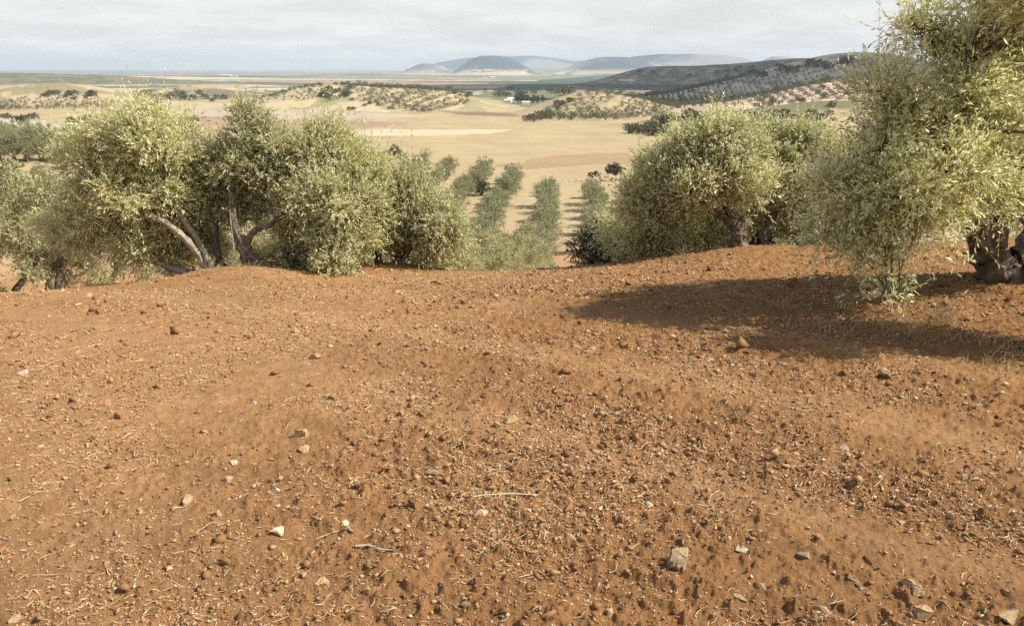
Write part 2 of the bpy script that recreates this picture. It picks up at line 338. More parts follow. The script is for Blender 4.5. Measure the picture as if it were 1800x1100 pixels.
def crown_mesh(name, seed, lobes, clumps, twigs, per, leaf_len, leaf_w, mat, twig_len=(0.18, 0.42), sig=0.16, stems=True, up=0.55, shoots=0.0):
    """lobes: list of (centre xyz, radii xyz). returns mesh and the clump centres"""
    rng = np.random.default_rng(seed); vol = np.array([r[0] * r[1] * r[2] for c, r in lobes]) ** 0.72; share = vol / vol.sum()
    S = []; D = []; CC = []; TN = []; FC = []
    for (c, r), sh in zip(lobes, share):
        c = np.array(c, float); r = np.array(r, float) * np.ones(3)
        nc = max(3, int(clumps * sh)); cand = unit(rng.normal(0, 1, (nc * 5, 3))); rr = rng.uniform(0.12, 1, nc * 5) ** 0.45 * (1 + 0.10 * rng.normal(0, 1, nc * 5))
        cand = cand * rr[:, None] * r; pick = [0]; dmin = np.linalg.norm(cand - cand[0], axis=1)      # spread the leaf bunches apart
        for _ in range(nc - 1):
            i_ = int(np.argmax(dmin * rng.uniform(0.75, 1, len(cand)))); pick.append(i_); dmin = np.minimum(dmin, np.linalg.norm(cand - cand[i_], axis=1))
        cc = c + cand[pick]; CC.append(cc)
        nt = max(2, int(twigs * sh / nc)); w = rng.uniform(0.35, 1.7, nc)
        k = np.repeat(np.arange(nc), np.maximum(1, (nt * w).astype(int)))
        sz = sig * (0.55 + 0.5 * w)
        u = unit(rng.normal(0, 1, (len(k), 3))); st = cc[k] + u * (rng.random(len(k)) ** 0.5 * sz[k])[:, None] * np.array([1.1, 1.1, 0.85])
        out = unit((st - c) / r); oc = unit((cc[k] - c) / r)
        dd = unit(out * 0.45 + u * 0.75 + unit(rng.normal(0, 1, (len(k), 3))) * 0.45 + np.array([0, 0, up]))
        S.append(st); D.append(dd); TN.append(rng.normal(0, 0.15, nc)[k]); FC.append(unit(oc * 0.55 + u * 0.8 + np.array([0, 0, 0.5])) * 0.95)
    if shoots:
        Sa = np.concatenate(S); Da = np.concatenate(D); k = rng.permutation(len(Sa))[:int(len(Sa) * shoots)]; zc = (Sa[:, 2] > np.median(Sa[:, 2]))[k]
        S.append(Sa[k]); D.append(unit(Da[k] * 0.8 + np.array([0, 0, 1.0]) * np.where(zc, 0.7, -0.35)[:, None] + rng.normal(0, .25, (len(k), 3)))); TN.append(rng.normal(0.12, 0.1, len(k))); FC.append(np.concatenate(FC)[k])
    S = np.concatenate(S); D = np.concatenate(D); n = len(S)
    lens = rng.uniform(twig_len[0], twig_len[1], n); lens[n - (len(k) if shoots else 0):] *= rng.uniform(1.5, 2.2); droop = np.clip(rng.normal(0.10, 0.3, n), -0.5, 1.0)
    v, q, rnd = leaves(rng, S, D, lens, per, leaf_len, leaf_w, droop, np.concatenate(TN), np.concatenate(FC))
    faces = [q]; mats = None
    V = [v]; R = [rnd]
    if stems:
        t = np.array([0, 0.5, 1.0]); pts = S[:, None, :] + D[:, None, :] * (lens[:, None] * t)[..., None]
        pts[..., 2] -= droop[:, None] * lens[:, None] * t ** 2
        tg = unit(D); a = unit(np.cross(tg, rng.normal(0, 1, (n, 3)))); b = np.cross(tg, a)
        rad = np.array([0.0026, 0.002, 0.0008]) * stems
        tri = [a, -0.5 * a + 0.87 * b, -0.5 * a - 0.87 * b]
        ring = np.stack([pts + rad[None, :, None] * x[:, None, :] for x in tri], 2)   # n,3rings,3,3
        base = len(v); idx = np.arange(n)[:, None] * 9
        qq = []
        for i in range(2):
            for j in range(3):
                jn = (j + 1) % 3
                qq.append(np.concatenate([idx + i * 3 + j, idx + i * 3 + jn, idx + (i + 1) * 3 + jn, idx + (i + 1) * 3 + j], 1))
        qq = np.concatenate(qq) + base; V.append(ring.reshape(-1, 3)); faces.append(qq); R.append(np.full(len(qq), 0.2))
    me = mesh_np(name, np.concatenate(V), [np.concatenate(faces)], mat, np.concatenate(R))
    return me, np.concatenate(CC)
def noisy_tube_mesh(name, paths, sides, mat, seed, amp=0.12):
    v, q = tube_arrays(paths, sides); rng = np.random.default_rng(seed)
    cen = []
    for pts, rad in paths:
        cen.append(np.repeat(np.asarray(pts, float), sides, 0))
    cen = np.concatenate(cen); off = v - cen
    ang = np.tile(np.arange(sides), len(v) // sides)
    k = 1 + amp * np.sin(ang * 2.1 + v[:, 2] * 9 + seed) + amp * rng.normal(0, 0.7, len(v))
    return mesh_np(name, cen + off * k[:, None], [q], mat, smooth=True)

# ------------------------------------------------------------------ ground
def in_poly(x, y, poly):
    inside = np.zeros(x.shape, bool); n = len(poly)
    for i in range(n):
        x0, y0 = poly[i]; x1, y1 = poly[(i + 1) % n]
        if abs(y1 - y0) < 1e-9: continue
        c = ((y0 > y) != (y1 > y)) & (x < (x1 - x0) * (y - y0) / (y1 - y0) + x0); inside ^= c
    return inside
FIELDS = [
    # corners (picked on the terrain), albedo
    ([(205, 141), (300, 142), (430, 149), (640, 153), (860, 157), (880, 160), (600, 159), (430, 156), (300, 150), (230, 146)], (0.52, 0.42, 0.29)),
    ([(330, 147), (620, 158), (600, 163), (470, 162), (330, 156)], (0.16, 0.17, 0.11)),
    ([(420, 139), (600, 141), (860, 146), (860, 151), (620, 149), (420, 144)], (0.42, 0.31, 0.23)),
    ([(560, 131), (760, 133), (760, 135), (560, 134)], (0.16, 0.15, 0.12)),
    ([(860, 134), (1040, 130), (1060, 137), (880, 143)], (0.20, 0.21, 0.13)),
    ([(855, 158), (960, 140), (1080, 124), (1330, 120), (1400, 150), (1200, 166), (1140, 162), (1000, 158)], (0.075, 0.10, 0.08)),
    ([(850, 149), (885, 148), (890, 151), (850, 153)], (0.5, 0.42, 0.30)),
    ([(950, 156), (1010, 152), (1080, 155), (1150, 160), (1150, 166), (960, 162)], (0.33, 0.26, 0.21)),
    ([(845, 161), (1000, 161), (1000, 172), (845, 168)], (0.15, 0.16, 0.09)),
    # fields round the left knoll
    ([(330, 185), (420, 178), (500, 180), (560, 183), (640, 196), (770, 204), (600, 212), (330, 212)], (0.56, 0.47, 0.35)),
    ([(490, 184), (560, 171), (585, 172), (560, 184), (500, 190)], (0.42, 0.26, 0.16)),
    ([(605, 178), (660, 176), (700, 186), (690, 196), (620, 194), (600, 186)], (0.70, 0.67, 0.60)),
    ([(765, 195), (850, 194), (1000, 201), (980, 208), (850, 204)], (0.30, 0.215, 0.155)),
    ([(330, 206), (520, 210), (720, 215), (650, 226), (480, 226), (330, 218)], (0.44, 0.32, 0.22)),
    ([(560, 229), (700, 227), (880, 228), (850, 236), (640, 239), (560, 236)], (0.66, 0.56, 0.41)),
    ([(870, 292), (960, 276), (1040, 268), (1400, 268), (1400, 288), (1130, 288), (1000, 292), (930, 297)], (0.43, 0.31, 0.19)),
    ([(-300, 205), (0, 208), (160, 222), (180, 245), (60, 226), (-300, 216)], (0.60, 0.53, 0.43)),
]
FW = []
for poly, c in FIELDS:
    FW.append(([(lambda q: (q.x, q.y))(G(a, b, 60)) for a, b in poly], c))
SOIL = np.array((0.348, 0.194, 0.090)); TAN = np.array((0.362, 0.290, 0.174))
def albedo(x, y):
    r = np.sqrt(x * x + y * y)
    wa = np.minimum(0.035 * r, 14); x2 = x + fbm(x, y, 90.0, 4, 71) * wa; y2 = y + fbm(x, y, 110.0, 4, 72) * wa * 1.4
    n1 = fbm(x2, y2, 25, 4, 73)
    c = SOIL + 0 * r[..., None]
    # the soil turns paler and yellower down the slope
    t = sstep(66, 98, r + 7 * n1)[..., None]; c = c * (1 - t) + np.array((0.365, 0.292, 0.178)) * t
    t = sstep(230, 300, r)[..., None]; c = c * (1 - t) + TAN * t
    # faint strips worked into the big field
    st = (np.sin((x2 * 0.93 + y2 * 0.2) / 3.1) * 0.5 + np.sin((x2 + y2 * 0.1) / 8.3)) * 0.034 + fbm(x, y * 0.3, 28, 4, 74) * 0.08
    t = (sstep(150, 260, r) * (1 - sstep(1500, 2500, r)))[..., None]; c = c * (1 + t * st[..., None])
    # far plain of olive groves
    t = sstep(1500, 2300, r + 250 * fbm(x, y, 500, 3, 75))[..., None]
    band = fbm(x * 0.25, y, 700, 4, 76); band2 = fbm(x * 0.3 + 900, y, 1500, 3, 77)
    pl = np.where((band > 0.26)[..., None], np.array((0.46, 0.37, 0.26)), np.array((0.13, 0.145, 0.095)))
    pl = np.where((band < -0.22)[..., None], np.array((0.30, 0.235, 0.17)), pl)
    pl = np.where((band2 < 0.0)[..., None] & (band < 0.3)[..., None], np.array((0.10, 0.12, 0.085)), pl)
    c = c * (1 - t) + pl * t
    for poly, col in FW:
        k = in_poly(x2, y2, poly)
        c[k] = np.array(col) * (0.71 if col[0] > 0.25 else 1)
    # hills
    z = hbase(x, y); base = EYE - profile(np.maximum(y, 0)); up = z - base
    scr = fbm(x, y, 34, 5, 78)
    def hillmask(cx, cy_, rad, lo=2.0, hi=5.0):
        return sstep(lo, hi, up + 1.5 * scr) * (1 - sstep(rad * 0.85, rad, np.sqrt((x - cx) ** 2 + (y - cy_) ** 2)))
    def paint(mk, ground, brush, thr, soft=0.08):
        nonlocal c
        s = sstep(thr - soft, thr + soft, scr)[..., None]; col = np.array(ground) * 0.78 * (1 - s) + np.array(brush) * s
        mk = mk[..., None]; c = c * (1 - mk) + col * mk
    paint(hillmask(-190, 1150, 330), (0.56, 0.47, 0.30), (0.26, 0.24, 0.14), 0.22)
    paint(hillmask(90, 950, 190, 1.0, 3.0), (0.47, 0.385, 0.24), (0.28, 0.25, 0.15), 0.28)
    paint(hillmask(250, 690, 235), (0.46, 0.37, 0.23), (0.15, 0.145, 0.08), 0.02)
    paint(hillmask(470, 1190, 330), (0.74, 0.57, 0.43), (0.46, 0.38, 0.28), 0.3)
    paint(hillmask(760, 1880, 640), (0.80, 0.71, 0.54), (0.33, 0.31, 0.22), 0.25)
    paint(hillmask(1100, 3700, 1500, 6, 16), (0.50, 0.44, 0.33), (0.17, 0.18, 0.14), -0.12, 0.22)
    paint(hillmask(-750, 1330, 420), (0.50, 0.41, 0.26), (0.24, 0.21, 0.13), 0.14)
    paint(hillmask(-630, 1700, 380), (0.42, 0.34, 0.22), (0.17, 0.15, 0.10), -0.08)
    paint(hillmask(-2200, 3600, 1600, 6, 14), (0.24, 0.21, 0.14), (0.12, 0.13, 0.09), -0.1)
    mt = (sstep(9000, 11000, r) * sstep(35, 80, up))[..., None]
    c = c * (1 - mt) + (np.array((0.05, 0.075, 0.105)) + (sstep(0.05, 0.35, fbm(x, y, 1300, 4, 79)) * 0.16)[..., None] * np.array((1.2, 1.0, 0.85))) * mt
    # pale dust on smooth near soil; lens glare also painted in on the left
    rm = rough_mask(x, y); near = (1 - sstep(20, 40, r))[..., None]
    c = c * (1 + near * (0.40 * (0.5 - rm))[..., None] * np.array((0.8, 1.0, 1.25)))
    return np.clip(c, 0.01, 0.9)
def build_ground():
    dense = np.radians(np.arange(-37, 37.001, 0.072)); coarse = np.radians(np.arange(38.5, 321.6, 1.5))
    az = np.concatenate([dense, coarse]); na = len(az)
    rr = [0.4]
    while rr[-1] < 1.9: rr.append(rr[-1] * 1.03)
    while rr[-1] < 15: rr.append(rr[-1] * 1.0036)
    while rr[-1] < 45000: rr.append(rr[-1] * 1.0078)
    rr = np.array(rr); nr = len(rr)
    X = rr[:, None] * np.sin(az)[None, :]; Y = rr[:, None] * np.cos(az)[None, :]
    Z = np.empty_like(X); C = np.empty(X.shape + (4,), np.float32); C[..., 3] = 1
    for i in range(0, nr, 120):
        s = slice(i, i + 120); Z[s] = hbase(X[s], Y[s])
        if rr[i] < 32: Z[s] += hdetail(X[s], Y[s])
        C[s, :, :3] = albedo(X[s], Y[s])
    v = np.stack([X, Y, Z], -1).reshape(-1, 3); v = np.concatenate([v, [[0, 0, float(hbase(0.0, 0.0))]]])
    i = np.arange(nr - 1)[:, None] * na; j = np.arange(na)[None, :]; jn = (j + 1) % na
    q = np.stack([i + j, i + na + j, i + na + jn, i + jn], -1).reshape(-1, 4)[:, ::-1]
    j = np.arange(na); t = np.stack([np.full(na, nr * na), j, (j + 1) % na], -1)[:, ::-1]
    me = mesh_np('ground', v, [q, t], None, smooth=True)
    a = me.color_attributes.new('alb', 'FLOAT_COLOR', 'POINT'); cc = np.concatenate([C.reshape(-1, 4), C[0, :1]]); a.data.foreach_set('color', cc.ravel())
    m, nt, b, out = new_mat('ground_soil')
    at = N(nt, 'ShaderNodeAttribute'); at.attribute_name = 'alb'; geo = N(nt, 'ShaderNodeNewGeometry')
    def ns(scale, det=6, ro=0.6):
        n = N(nt, 'ShaderNodeTexNoise'); n.inputs['Scale'].default_value = scale; n.inputs['Detail'].default_value = det; n.inputs['Roughness'].default_value = ro; L(nt, geo.outputs['Position'], n.inputs['Vector']); return n.outputs['Fac']
    def mr(src, lo, hi, a0=0.25, a1=0.75):
        r = N(nt, 'ShaderNodeMapRange'); r.inputs[1].default_value = a0; r.inputs[2].default_value = a1; r.inputs[3].default_value = lo; r.inputs[4].default_value = hi; L(nt, src, r.inputs[0]); return r.outputs[0]
    def mul(a, b_):
        k = N(nt, 'ShaderNodeMath', operation='MULTIPLY'); L(nt, a, k.inputs[0]); L(nt, b_, k.inputs[1]); return k.outputs[0]
    f = mul(mul(mr(ns(70, 6, 0.8), 0.66, 1.42), mr(ns(5, 5), 0.82, 1.18)), mul(mr(ns(0.6, 4), 0.88, 1.12), mr(ns(0.03, 8, 0.7), 0.86, 1.14)))
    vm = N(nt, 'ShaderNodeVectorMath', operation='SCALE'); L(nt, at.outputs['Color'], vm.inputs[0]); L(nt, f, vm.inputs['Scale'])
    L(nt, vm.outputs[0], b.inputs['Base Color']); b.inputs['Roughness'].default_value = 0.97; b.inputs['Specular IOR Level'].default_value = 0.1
    bp = N(nt, 'ShaderNodeBump'); bp.inputs['Strength'].default_value = 1.0; bp.inputs['Distance'].default_value = 0.016
    L(nt, ns(85, 6, 0.75), bp.inputs['Height']); L(nt, bp.outputs[0], b.inputs['Normal'])
    me.materials.append(m)
    o = link('ground', me); tag(o, kind='structure'); return o
build_ground()

# ------------------------------------------------------------------ stones
def stone_mesh(name, seed, mat, flat=0.6, angular=True):
    rng = np.random.default_rng(seed); bm = bmesh.new()
    n = 9 if angular else 12
    p = unit(rng.normal(0, 1, (n, 3))) * rng.uniform(0.82, 1.05, (n, 1)) * np.array([1.0, rng.uniform(0.6, 0.85), flat]) * 0.5
    for q in p: bm.verts.new(q)
    r = bmesh.ops.convex_hull(bm, input=bm.verts)
    for e in [g for g in r['geom_interior'] if isinstance(g, bmesh.types.BMVert)]: bm.verts.remove(e)
    bmesh.ops.dissolve_limit(bm, angle_limit=0.16, verts=bm.verts, edges=bm.edges)
    bmesh.ops.bevel(bm, geom=list(bm.edges), offset=0.022, segments=1, affect='EDGES', clamp_overlap=True)
    bmesh.ops.triangulate(bm, faces=bm.faces)
    bmesh.ops.subdivide_edges(bm, edges=bm.edges, cuts=1)
    for v in bm.verts:
        v.co += Vector(rng.normal(0, 0.016, 3))
    me = bpy.data.meshes.new(name); bm.to_mesh(me); bm.free(); me.materials.append(M[mat]); return me
KIN = ['stone_tan', 'stone_grey', 'stone_white', 'stone_orange', 'stone_red']
STM = {k: [stone_mesh('stone_shape', 100 * i + j, k, [0.45, 0.6, 0.75][j % 3], j % 2 == 0) for j in range(6)] for i, k in enumerate(KIN)}
RS = random.Random(7)
def put_stone(px, py, wpx, kind, label=None, group=None, var=None, tilt=0.3, sink=0.34, q=None, size=None, cat='stone'):
    q = q or G(px, py, 1.5, 60)
    s = size or wpx / F * math.sqrt(q.y ** 2 + q.x ** 2 + (EYE - q.z) ** 2)
    me = STM[kind][RS.randrange(6) if var is None else var]
    o = link('stone' if cat == 'stone' else 'soil_clod', me); o.scale = (s * RS.uniform(0.9, 1.1), s * RS.uniform(0.8, 1.1), s * RS.uniform(0.8, 1.15))
    o.rotation_euler = (RS.uniform(-tilt, tilt), RS.uniform(-tilt, tilt), RS.uniform(0, 6.28))
    o.location = (q.x, q.y, q.z + s * (0.28 - sink)); tag(o, label, cat, group); return o
BIG = [
    (1002, 953, 40, 'stone_tan', 'flat tan stone tilted on the red soil, largest of the lower middle', 0),
    (846, 910, 27, 'stone_orange', 'rounded whitish stone with orange stains just below the long straw', 1),
    (488, 933, 32, 'stone_white', 'pale angular stone lying alone in the lower left', 2),
    (328, 880, 38, 'stone_grey', 'flat beige stone half buried in smooth soil on the left', 0),
    (1197, 993, 66, 'stone_grey', 'long grey brown stone with a dark end in the lower right half', 2),
    (1485, 793, 26, 'stone_white', 'upright pale stone casting a thin shadow right of the middle', 4),
    (1606, 1038, 42, 'stone_tan', 'brown blocky stone near the lower right with a dark shadow', 3),
    (1338, 1034, 34, 'stone_tan', 'narrow upright tan stone with a smaller stone at its foot', 4),
    (1622, 1085, 48, 'stone_tan', 'square cornered tan stone cut by the bottom edge of the photo', 2),
    (1770, 1088, 52, 'stone_grey', 'dark grey stone in the bottom right corner', 0),
    (765, 836, 30, 'stone_grey', 'grey stone with dark left face above the long straw', 1),
    (530, 770, 34, 'stone_tan', 'light brown stone leaning in the clods left of the middle', 2),
    (538, 790, 28, 'stone_tan', 'small yellowish stone just below the leaning light brown one', 0),
    (708, 728, 24, 'stone_tan', 'thin brown stone standing in the middle of the field', 4),
    (1300, 1062, 28, 'stone_grey', 'low grey brown stone in the lower right below the long grey one', 1),
    (1303, 966, 28, 'stone_white', 'whitish rounded stone up and right of the long grey one', 3),
    (1412, 977, 26, 'stone_grey', 'blue grey stone among straw bits in the lower right', 2),
    (1140, 886, 20, 'stone_white', 'small bright white stone right of the end of the long straw', 1),
    (900, 741, 30, 'stone_tan', 'tan stone at the edge of the smooth harrow track', 3),
    (875, 752, 26, 'stone_tan', 'broad tan stone beside the harrow track, left of its neighbour', 5),
    (1555, 666, 30, 'stone_tan', 'light tan stone just below the shadow of the near olive', 2),
    (1528, 645, 26, 'stone_red', 'reddish rounded stone at the lower edge of the olive shadow', 1),
    (1245, 632, 28, 'stone_tan', 'pale tan stone on the left lower edge of the olive shadow', 0),
    (1010, 611, 30, 'stone_grey', 'grey stone in the middle distance where the clods begin', 3),
    (1045, 612, 24, 'stone_tan', 'tan stone right beside the grey one in the middle distance', 1),
    (696, 516, 20, 'stone_tan', 'upright pale stone near the crest below the olives', 4),
    (735, 575, 18, 'stone_grey', 'dark grey stone in the line of stones below the crest', 1),
    (765, 574, 13, 'stone_white', 'small white stone in the line of stones below the crest', 3),
    (520, 583, 30, 'stone_grey', 'flat dark slab of stone on the left side of the field', 0),
    (44, 657, 22, 'stone_white', 'thin whitish stone at the left edge of the photo', 0),
    (555, 630, 26, 'stone_tan', 'light brown rounded stone left of the middle of the field', 3),
    (445, 708, 34, 'stone_tan', 'low reddish tan stone in the smooth soil on the left', 5),
    (1130, 736, 14, 'stone_white', 'tiny bright stone beside the harrow track in the middle', 1),
    (815, 720, 30, 'stone_red', 'broad red brown clod like stone in the middle', 1),
    (1720, 722, 24, 'stone_tan', 'tan stone near the right edge below the olive shadow', 2),
    (1715, 830, 30, 'stone_tan', 'tan stone leaning against another near the right edge', 4),
    (1697, 840, 26, 'stone_tan', 'yellowish stone in the cluster of stones near the right edge', 2),
    (1690, 851, 22, 'stone_grey', 'flat low stone at the foot of the cluster near the right edge', 0),
    (1750, 836, 24, 'stone_tan', 'right hand stone of the cluster near the right edge', 5),
    (1585, 915, 24, 'stone_grey', 'flat grey stone on the smooth track near the right edge', 0),
    (1438, 946, 28, 'stone_tan', 'tan stone with square face above the straw bits', 2),
    (1240, 505, 26, 'stone_tan', 'tan stone at the far edge of the olive shadow', 3),
    (1065, 532, 18, 'stone_grey', 'small grey stone left of the far tip of the olive shadow', 1),
    (822, 1062, 26, 'stone_grey', 'grey angular stone at the bottom in the middle', 3),
    (1070, 1080, 26, 'stone_tan', 'tan stone with a pale chip beside it at the bottom', 4),
    (882, 1010, 20, 'stone_tan', 'dusty low stone in the lower middle', 5),
    (560, 1022, 34, 'stone_tan', 'dusty flat stone in the lower left half', 5),
    (25, 1093, 30, 'stone_grey', 'dusty stone in the bottom left corner', 0),
    (610, 925, 32, 'stone_white', 'pale stone leaning on a second one left of the round orange stone', 4),
    (615, 940, 22, 'stone_grey', 'grey stone under the pale leaning one in the lower left half', 1),
    (413, 816, 20, 'stone_white', 'small pale greenish stone on the smooth left soil', 0),
    (385, 905, 20, 'stone_grey', 'small stone with a dark hollow beside the flat beige stone', 1),
    (1772, 1045, 24, 'stone_grey', 'small grey stone just above the dark stone in the corner', 3),
    (1500, 1028, 24, 'stone_grey', 'grey stone left of the brown blocky one', 1),
    (1445, 1078, 36, 'stone_tan', 'pair shaped tan stone with straw at its foot at the bottom', 4),
    (1340, 985, 26, 'stone_red', 'dark red stone with a triangular shadow face', 2),
    (1530, 985, 26, 'stone_red', 'rounded red clod in the lower right', 1),
    (1227, 808, 18, 'stone_grey', 'small dark stone by the edge of the track right of the middle', 1),
    (1375, 640, 22, 'stone_tan', 'pale clod in the strip of clods below the olive shadow', 3),
]
for px, py, w, k, lab, var in BIG: put_stone(px, py, w * 1.12, k, lab, var=var, sink=0.26)
SHORT = {1002: 'largest flat tan stone', 846: 'orange stained stone', 488: 'lone pale angular stone', 328: 'flat beige stone', 1197: 'long grey brown stone', 1485: 'upright pale stone', 1606: 'brown blocky stone',
         1338: 'narrow upright stone', 1770: 'dark corner stone', 765: 'grey stone with dark face', 530: 'leaning light brown stone', 708: 'thin brown stone', 900: 'tan stone by the track', 1555: 'light tan stone under the shadow',
         1245: 'pale stone at the shadow edge', 1010: 'grey middle distance stone', 696: 'upright crest stone', 735: 'dark stone below the crest', 520: 'flat dark slab', 44: 'thin whitish edge stone', 555: 'rounded light brown stone',
         445: 'low reddish stone', 1715: 'right edge stone cluster', 1585: 'flat grey track stone', 1240: 'stone at the far shadow edge', 822: 'grey bottom stone', 560: 'dusty flat stone', 1140: 'bright white stone', 1720: 'tan right edge stone',
         1500: 'grey stone by the blocky one', 815: 'broad red brown stone', 25: 'bottom left corner stone', 1412: 'blue grey stone'}
LM = [(b[0], b[1], SHORT[b[0]]) for b in BIG if b[0] in SHORT]
ADJ = {'stone_tan': ('small tan', 'tan stones'), 'stone_grey': ('small grey brown', 'grey stones'), 'stone_white': ('tiny whitish', 'whitish stones'), 'stone_red': ('dull red earth', 'red earth clods')}
cnt = 0; tries = 0; USED = {}
while cnt < 200 and tries < 6000:
    tries += 1
    px = RS.uniform(-5, 1805); py = 500 + 600 * RS.random() ** 0.75
    q = G(px, py, 1.5, 40)
    if RS.random() > float(rough_mask(q.x, q.y)) * 1.1: continue
    if any(abs(px - b[0]) < 30 and abs(py - b[1]) < 20 for b in BIG): continue
    k = RS.choices(['stone_tan', 'stone_grey', 'stone_white', 'stone_red'], [0.38, 0.25, 0.03, 0.34])[0]
    w = RS.uniform(8, 15) * (0.75 + 0.5 * (py - 500) / 600) * (1.25 if RS.random() < 0.15 else 1) * (0.55 if k == 'stone_white' else 1)
    lx, ly, nm = min(LM, key=lambda m_: (m_[0] - px) ** 2 + 4 * (m_[1] - py) ** 2)
    dx_, dy_ = px - lx, 2 * (py - ly); far = math.hypot(dx_, dy_); a = int(round(math.degrees(math.atan2(dy_, dx_)) / 45)) % 8
    dr = ['right of', 'below and right of', 'below', 'below and left of', 'left of', 'above and left of', 'above', 'above and right of'][a]; dr = dr if len(nm.split()) < 6 else dr.replace('above and ', 'up ').replace('below and ', 'down ')
    nn = 'clod' if k == 'stone_red' else 'stone'; lab = '%s %s %s %s the %s' % (ADJ[k][0], nn, 'just' if far < 75 else 'a little' if far < 150 else 'some way', dr, nm)
    put_stone(px, py, w, k, lab, 'small %s near the %s' % (ADJ[k][1], nm), cat='clod' if k == 'stone_red' else 'stone', sink=0.32, q=q); cnt += 1

# ------------------------------------------------------------------ gravel, crumbs, straw (nobody could count them)
def scatter_points(n, rng, rmin, rmax, pw=1.0, rough_bias=1.0, azm=35):
    X = []; Y = []; m = 0
    while m < n:
        k = n * 3; u = rng.random(k) ** pw; r = rmin * (rmax / rmin) ** u; a = np.radians(rng.uniform(-azm, azm, k))
        x = r * np.sin(a); y = r * np.cos(a); c = fbm(x, y, 0.7, 3, 61)
        keep = rng.random(k) < (1 - rough_bias + rough_bias * rough_mask(x, y)) * np.clip(0.55 + 1.3 * c, 0.08, 1)
        X.append(x[keep]); Y.append(y[keep]); m += keep.sum()
    return np.concatenate(X)[:n], np.concatenate(Y)[:n]
def hull_template(seed):
    rng = np.random.default_rng(seed); bm = bmesh.new()
    for q in unit(rng.normal(0, 1, (10, 3))) * rng.uniform(0.4, 1.05, (10, 1)) * np.array([1.1, 0.8, 0.7]) * 0.5: bm.verts.new(q)
    r = bmesh.ops.convex_hull(bm, input=bm.verts)
    for e in [g for g in r['geom_interior'] if isinstance(g, bmesh.types.BMVert)]: bm.verts.remove(e)
    bmesh.ops.triangulate(bm, faces=bm.faces); bm.verts.ensure_lookup_table(); bm.verts.index_update()
    v = np.array([x.co[:] for x in bm.verts]); f = np.array([[l.vert.index for l in ff.loops] for ff in bm.faces]); bm.free(); return v, f
HT = [hull_template(900 + i) for i in range(8)]
def crumbs(name, n, seed, size, rmin, rmax, bias, stops, cat, label, sink=0.15, big=0.0):
    rng = np.random.default_rng(seed); x, y = scatter_points(n, rng, rmin, rmax, 0.9, bias); z = H(x, y); r = np.sqrt(x * x + y * y)
    V = []; Fc = []; R = []; base = 0; s = size * np.exp(rng.normal(0, 0.45, n)) * (0.55 + 0.16 * np.minimum(r, 9))
    for t, (tv, tf) in enumerate(HT):
        k = np.arange(n) % len(HT) == t; m = k.sum()
        a = rng.uniform(0, 6.283, m); ca, sa = np.cos(a), np.sin(a); b = rng.normal(0, 0.35, m); cb_, sb = np.cos(b), np.sin(b)
        sx = s[k] * rng.uniform(0.8, 1.3, m); vx = tv[None, :, 0] * sx[:, None]; vy = tv[None, :, 1] * s[k][:, None]; vz = tv[None, :, 2] * s[k][:, None]
        vy, vz = vy * cb_[:, None] - vz * sb[:, None], vy * sb[:, None] + vz * cb_[:, None]
        X = vx * ca[:, None] - vy * sa[:, None] + x[k][:, None]; Y = vx * sa[:, None] + vy * ca[:, None] + y[k][:, None]
        Z = vz + (z[k] + s[k] * (0.3 - sink))[:, None]
        V.append(np.stack([X, Y, Z], -1).reshape(-1, 3)); Fc.append((tf[None] + (np.arange(m) * len(tv))[:, None, None]).reshape(-1, 3) + base); R.append(np.repeat(rng.random(m), len(tf))); base += m * len(tv)
    m_, nt, b_, out = new_mat(name + '_material'); at = N(nt, 'ShaderNodeAttribute'); at.attribute_name = 'rnd'
    rp = ramp(nt, at.outputs['Fac'], stops); L(nt, rp.outputs[0], b_.inputs['Base Color']); b_.inputs['Roughness'].default_value = 0.95; b_.inputs['Specular IOR Level'].default_value = 0.15
    me = mesh_np(name, np.concatenate(V), [np.concatenate(Fc)], m_, np.concatenate(R))
    tag(link(name, me), label, cat, kind='stuff')
crumbs('soil_crumbs', 95000, 5, 0.0085, 1.9, 14, 0.72, [(0.0, (0.23, 0.12, 0.058)), (0.5, (0.33, 0.183, 0.09)), (0.85, (0.42, 0.26, 0.145)), (1.0, (0.49, 0.35, 0.21))], 'soil crumbs', 'crumbly lumps of red soil strewn over the ploughed field')
crumbs('gravel', 11000, 6, 0.0125, 1.9, 14, 0.7, [(0.0, (0.32, 0.20, 0.11)), (0.5, (0.42, 0.29, 0.165)), (0.9, (0.50, 0.38, 0.24)), (1.0, (0.64, 0.54, 0.38))], 'gravel', 'pale gravel and stone chips scattered over the red soil')
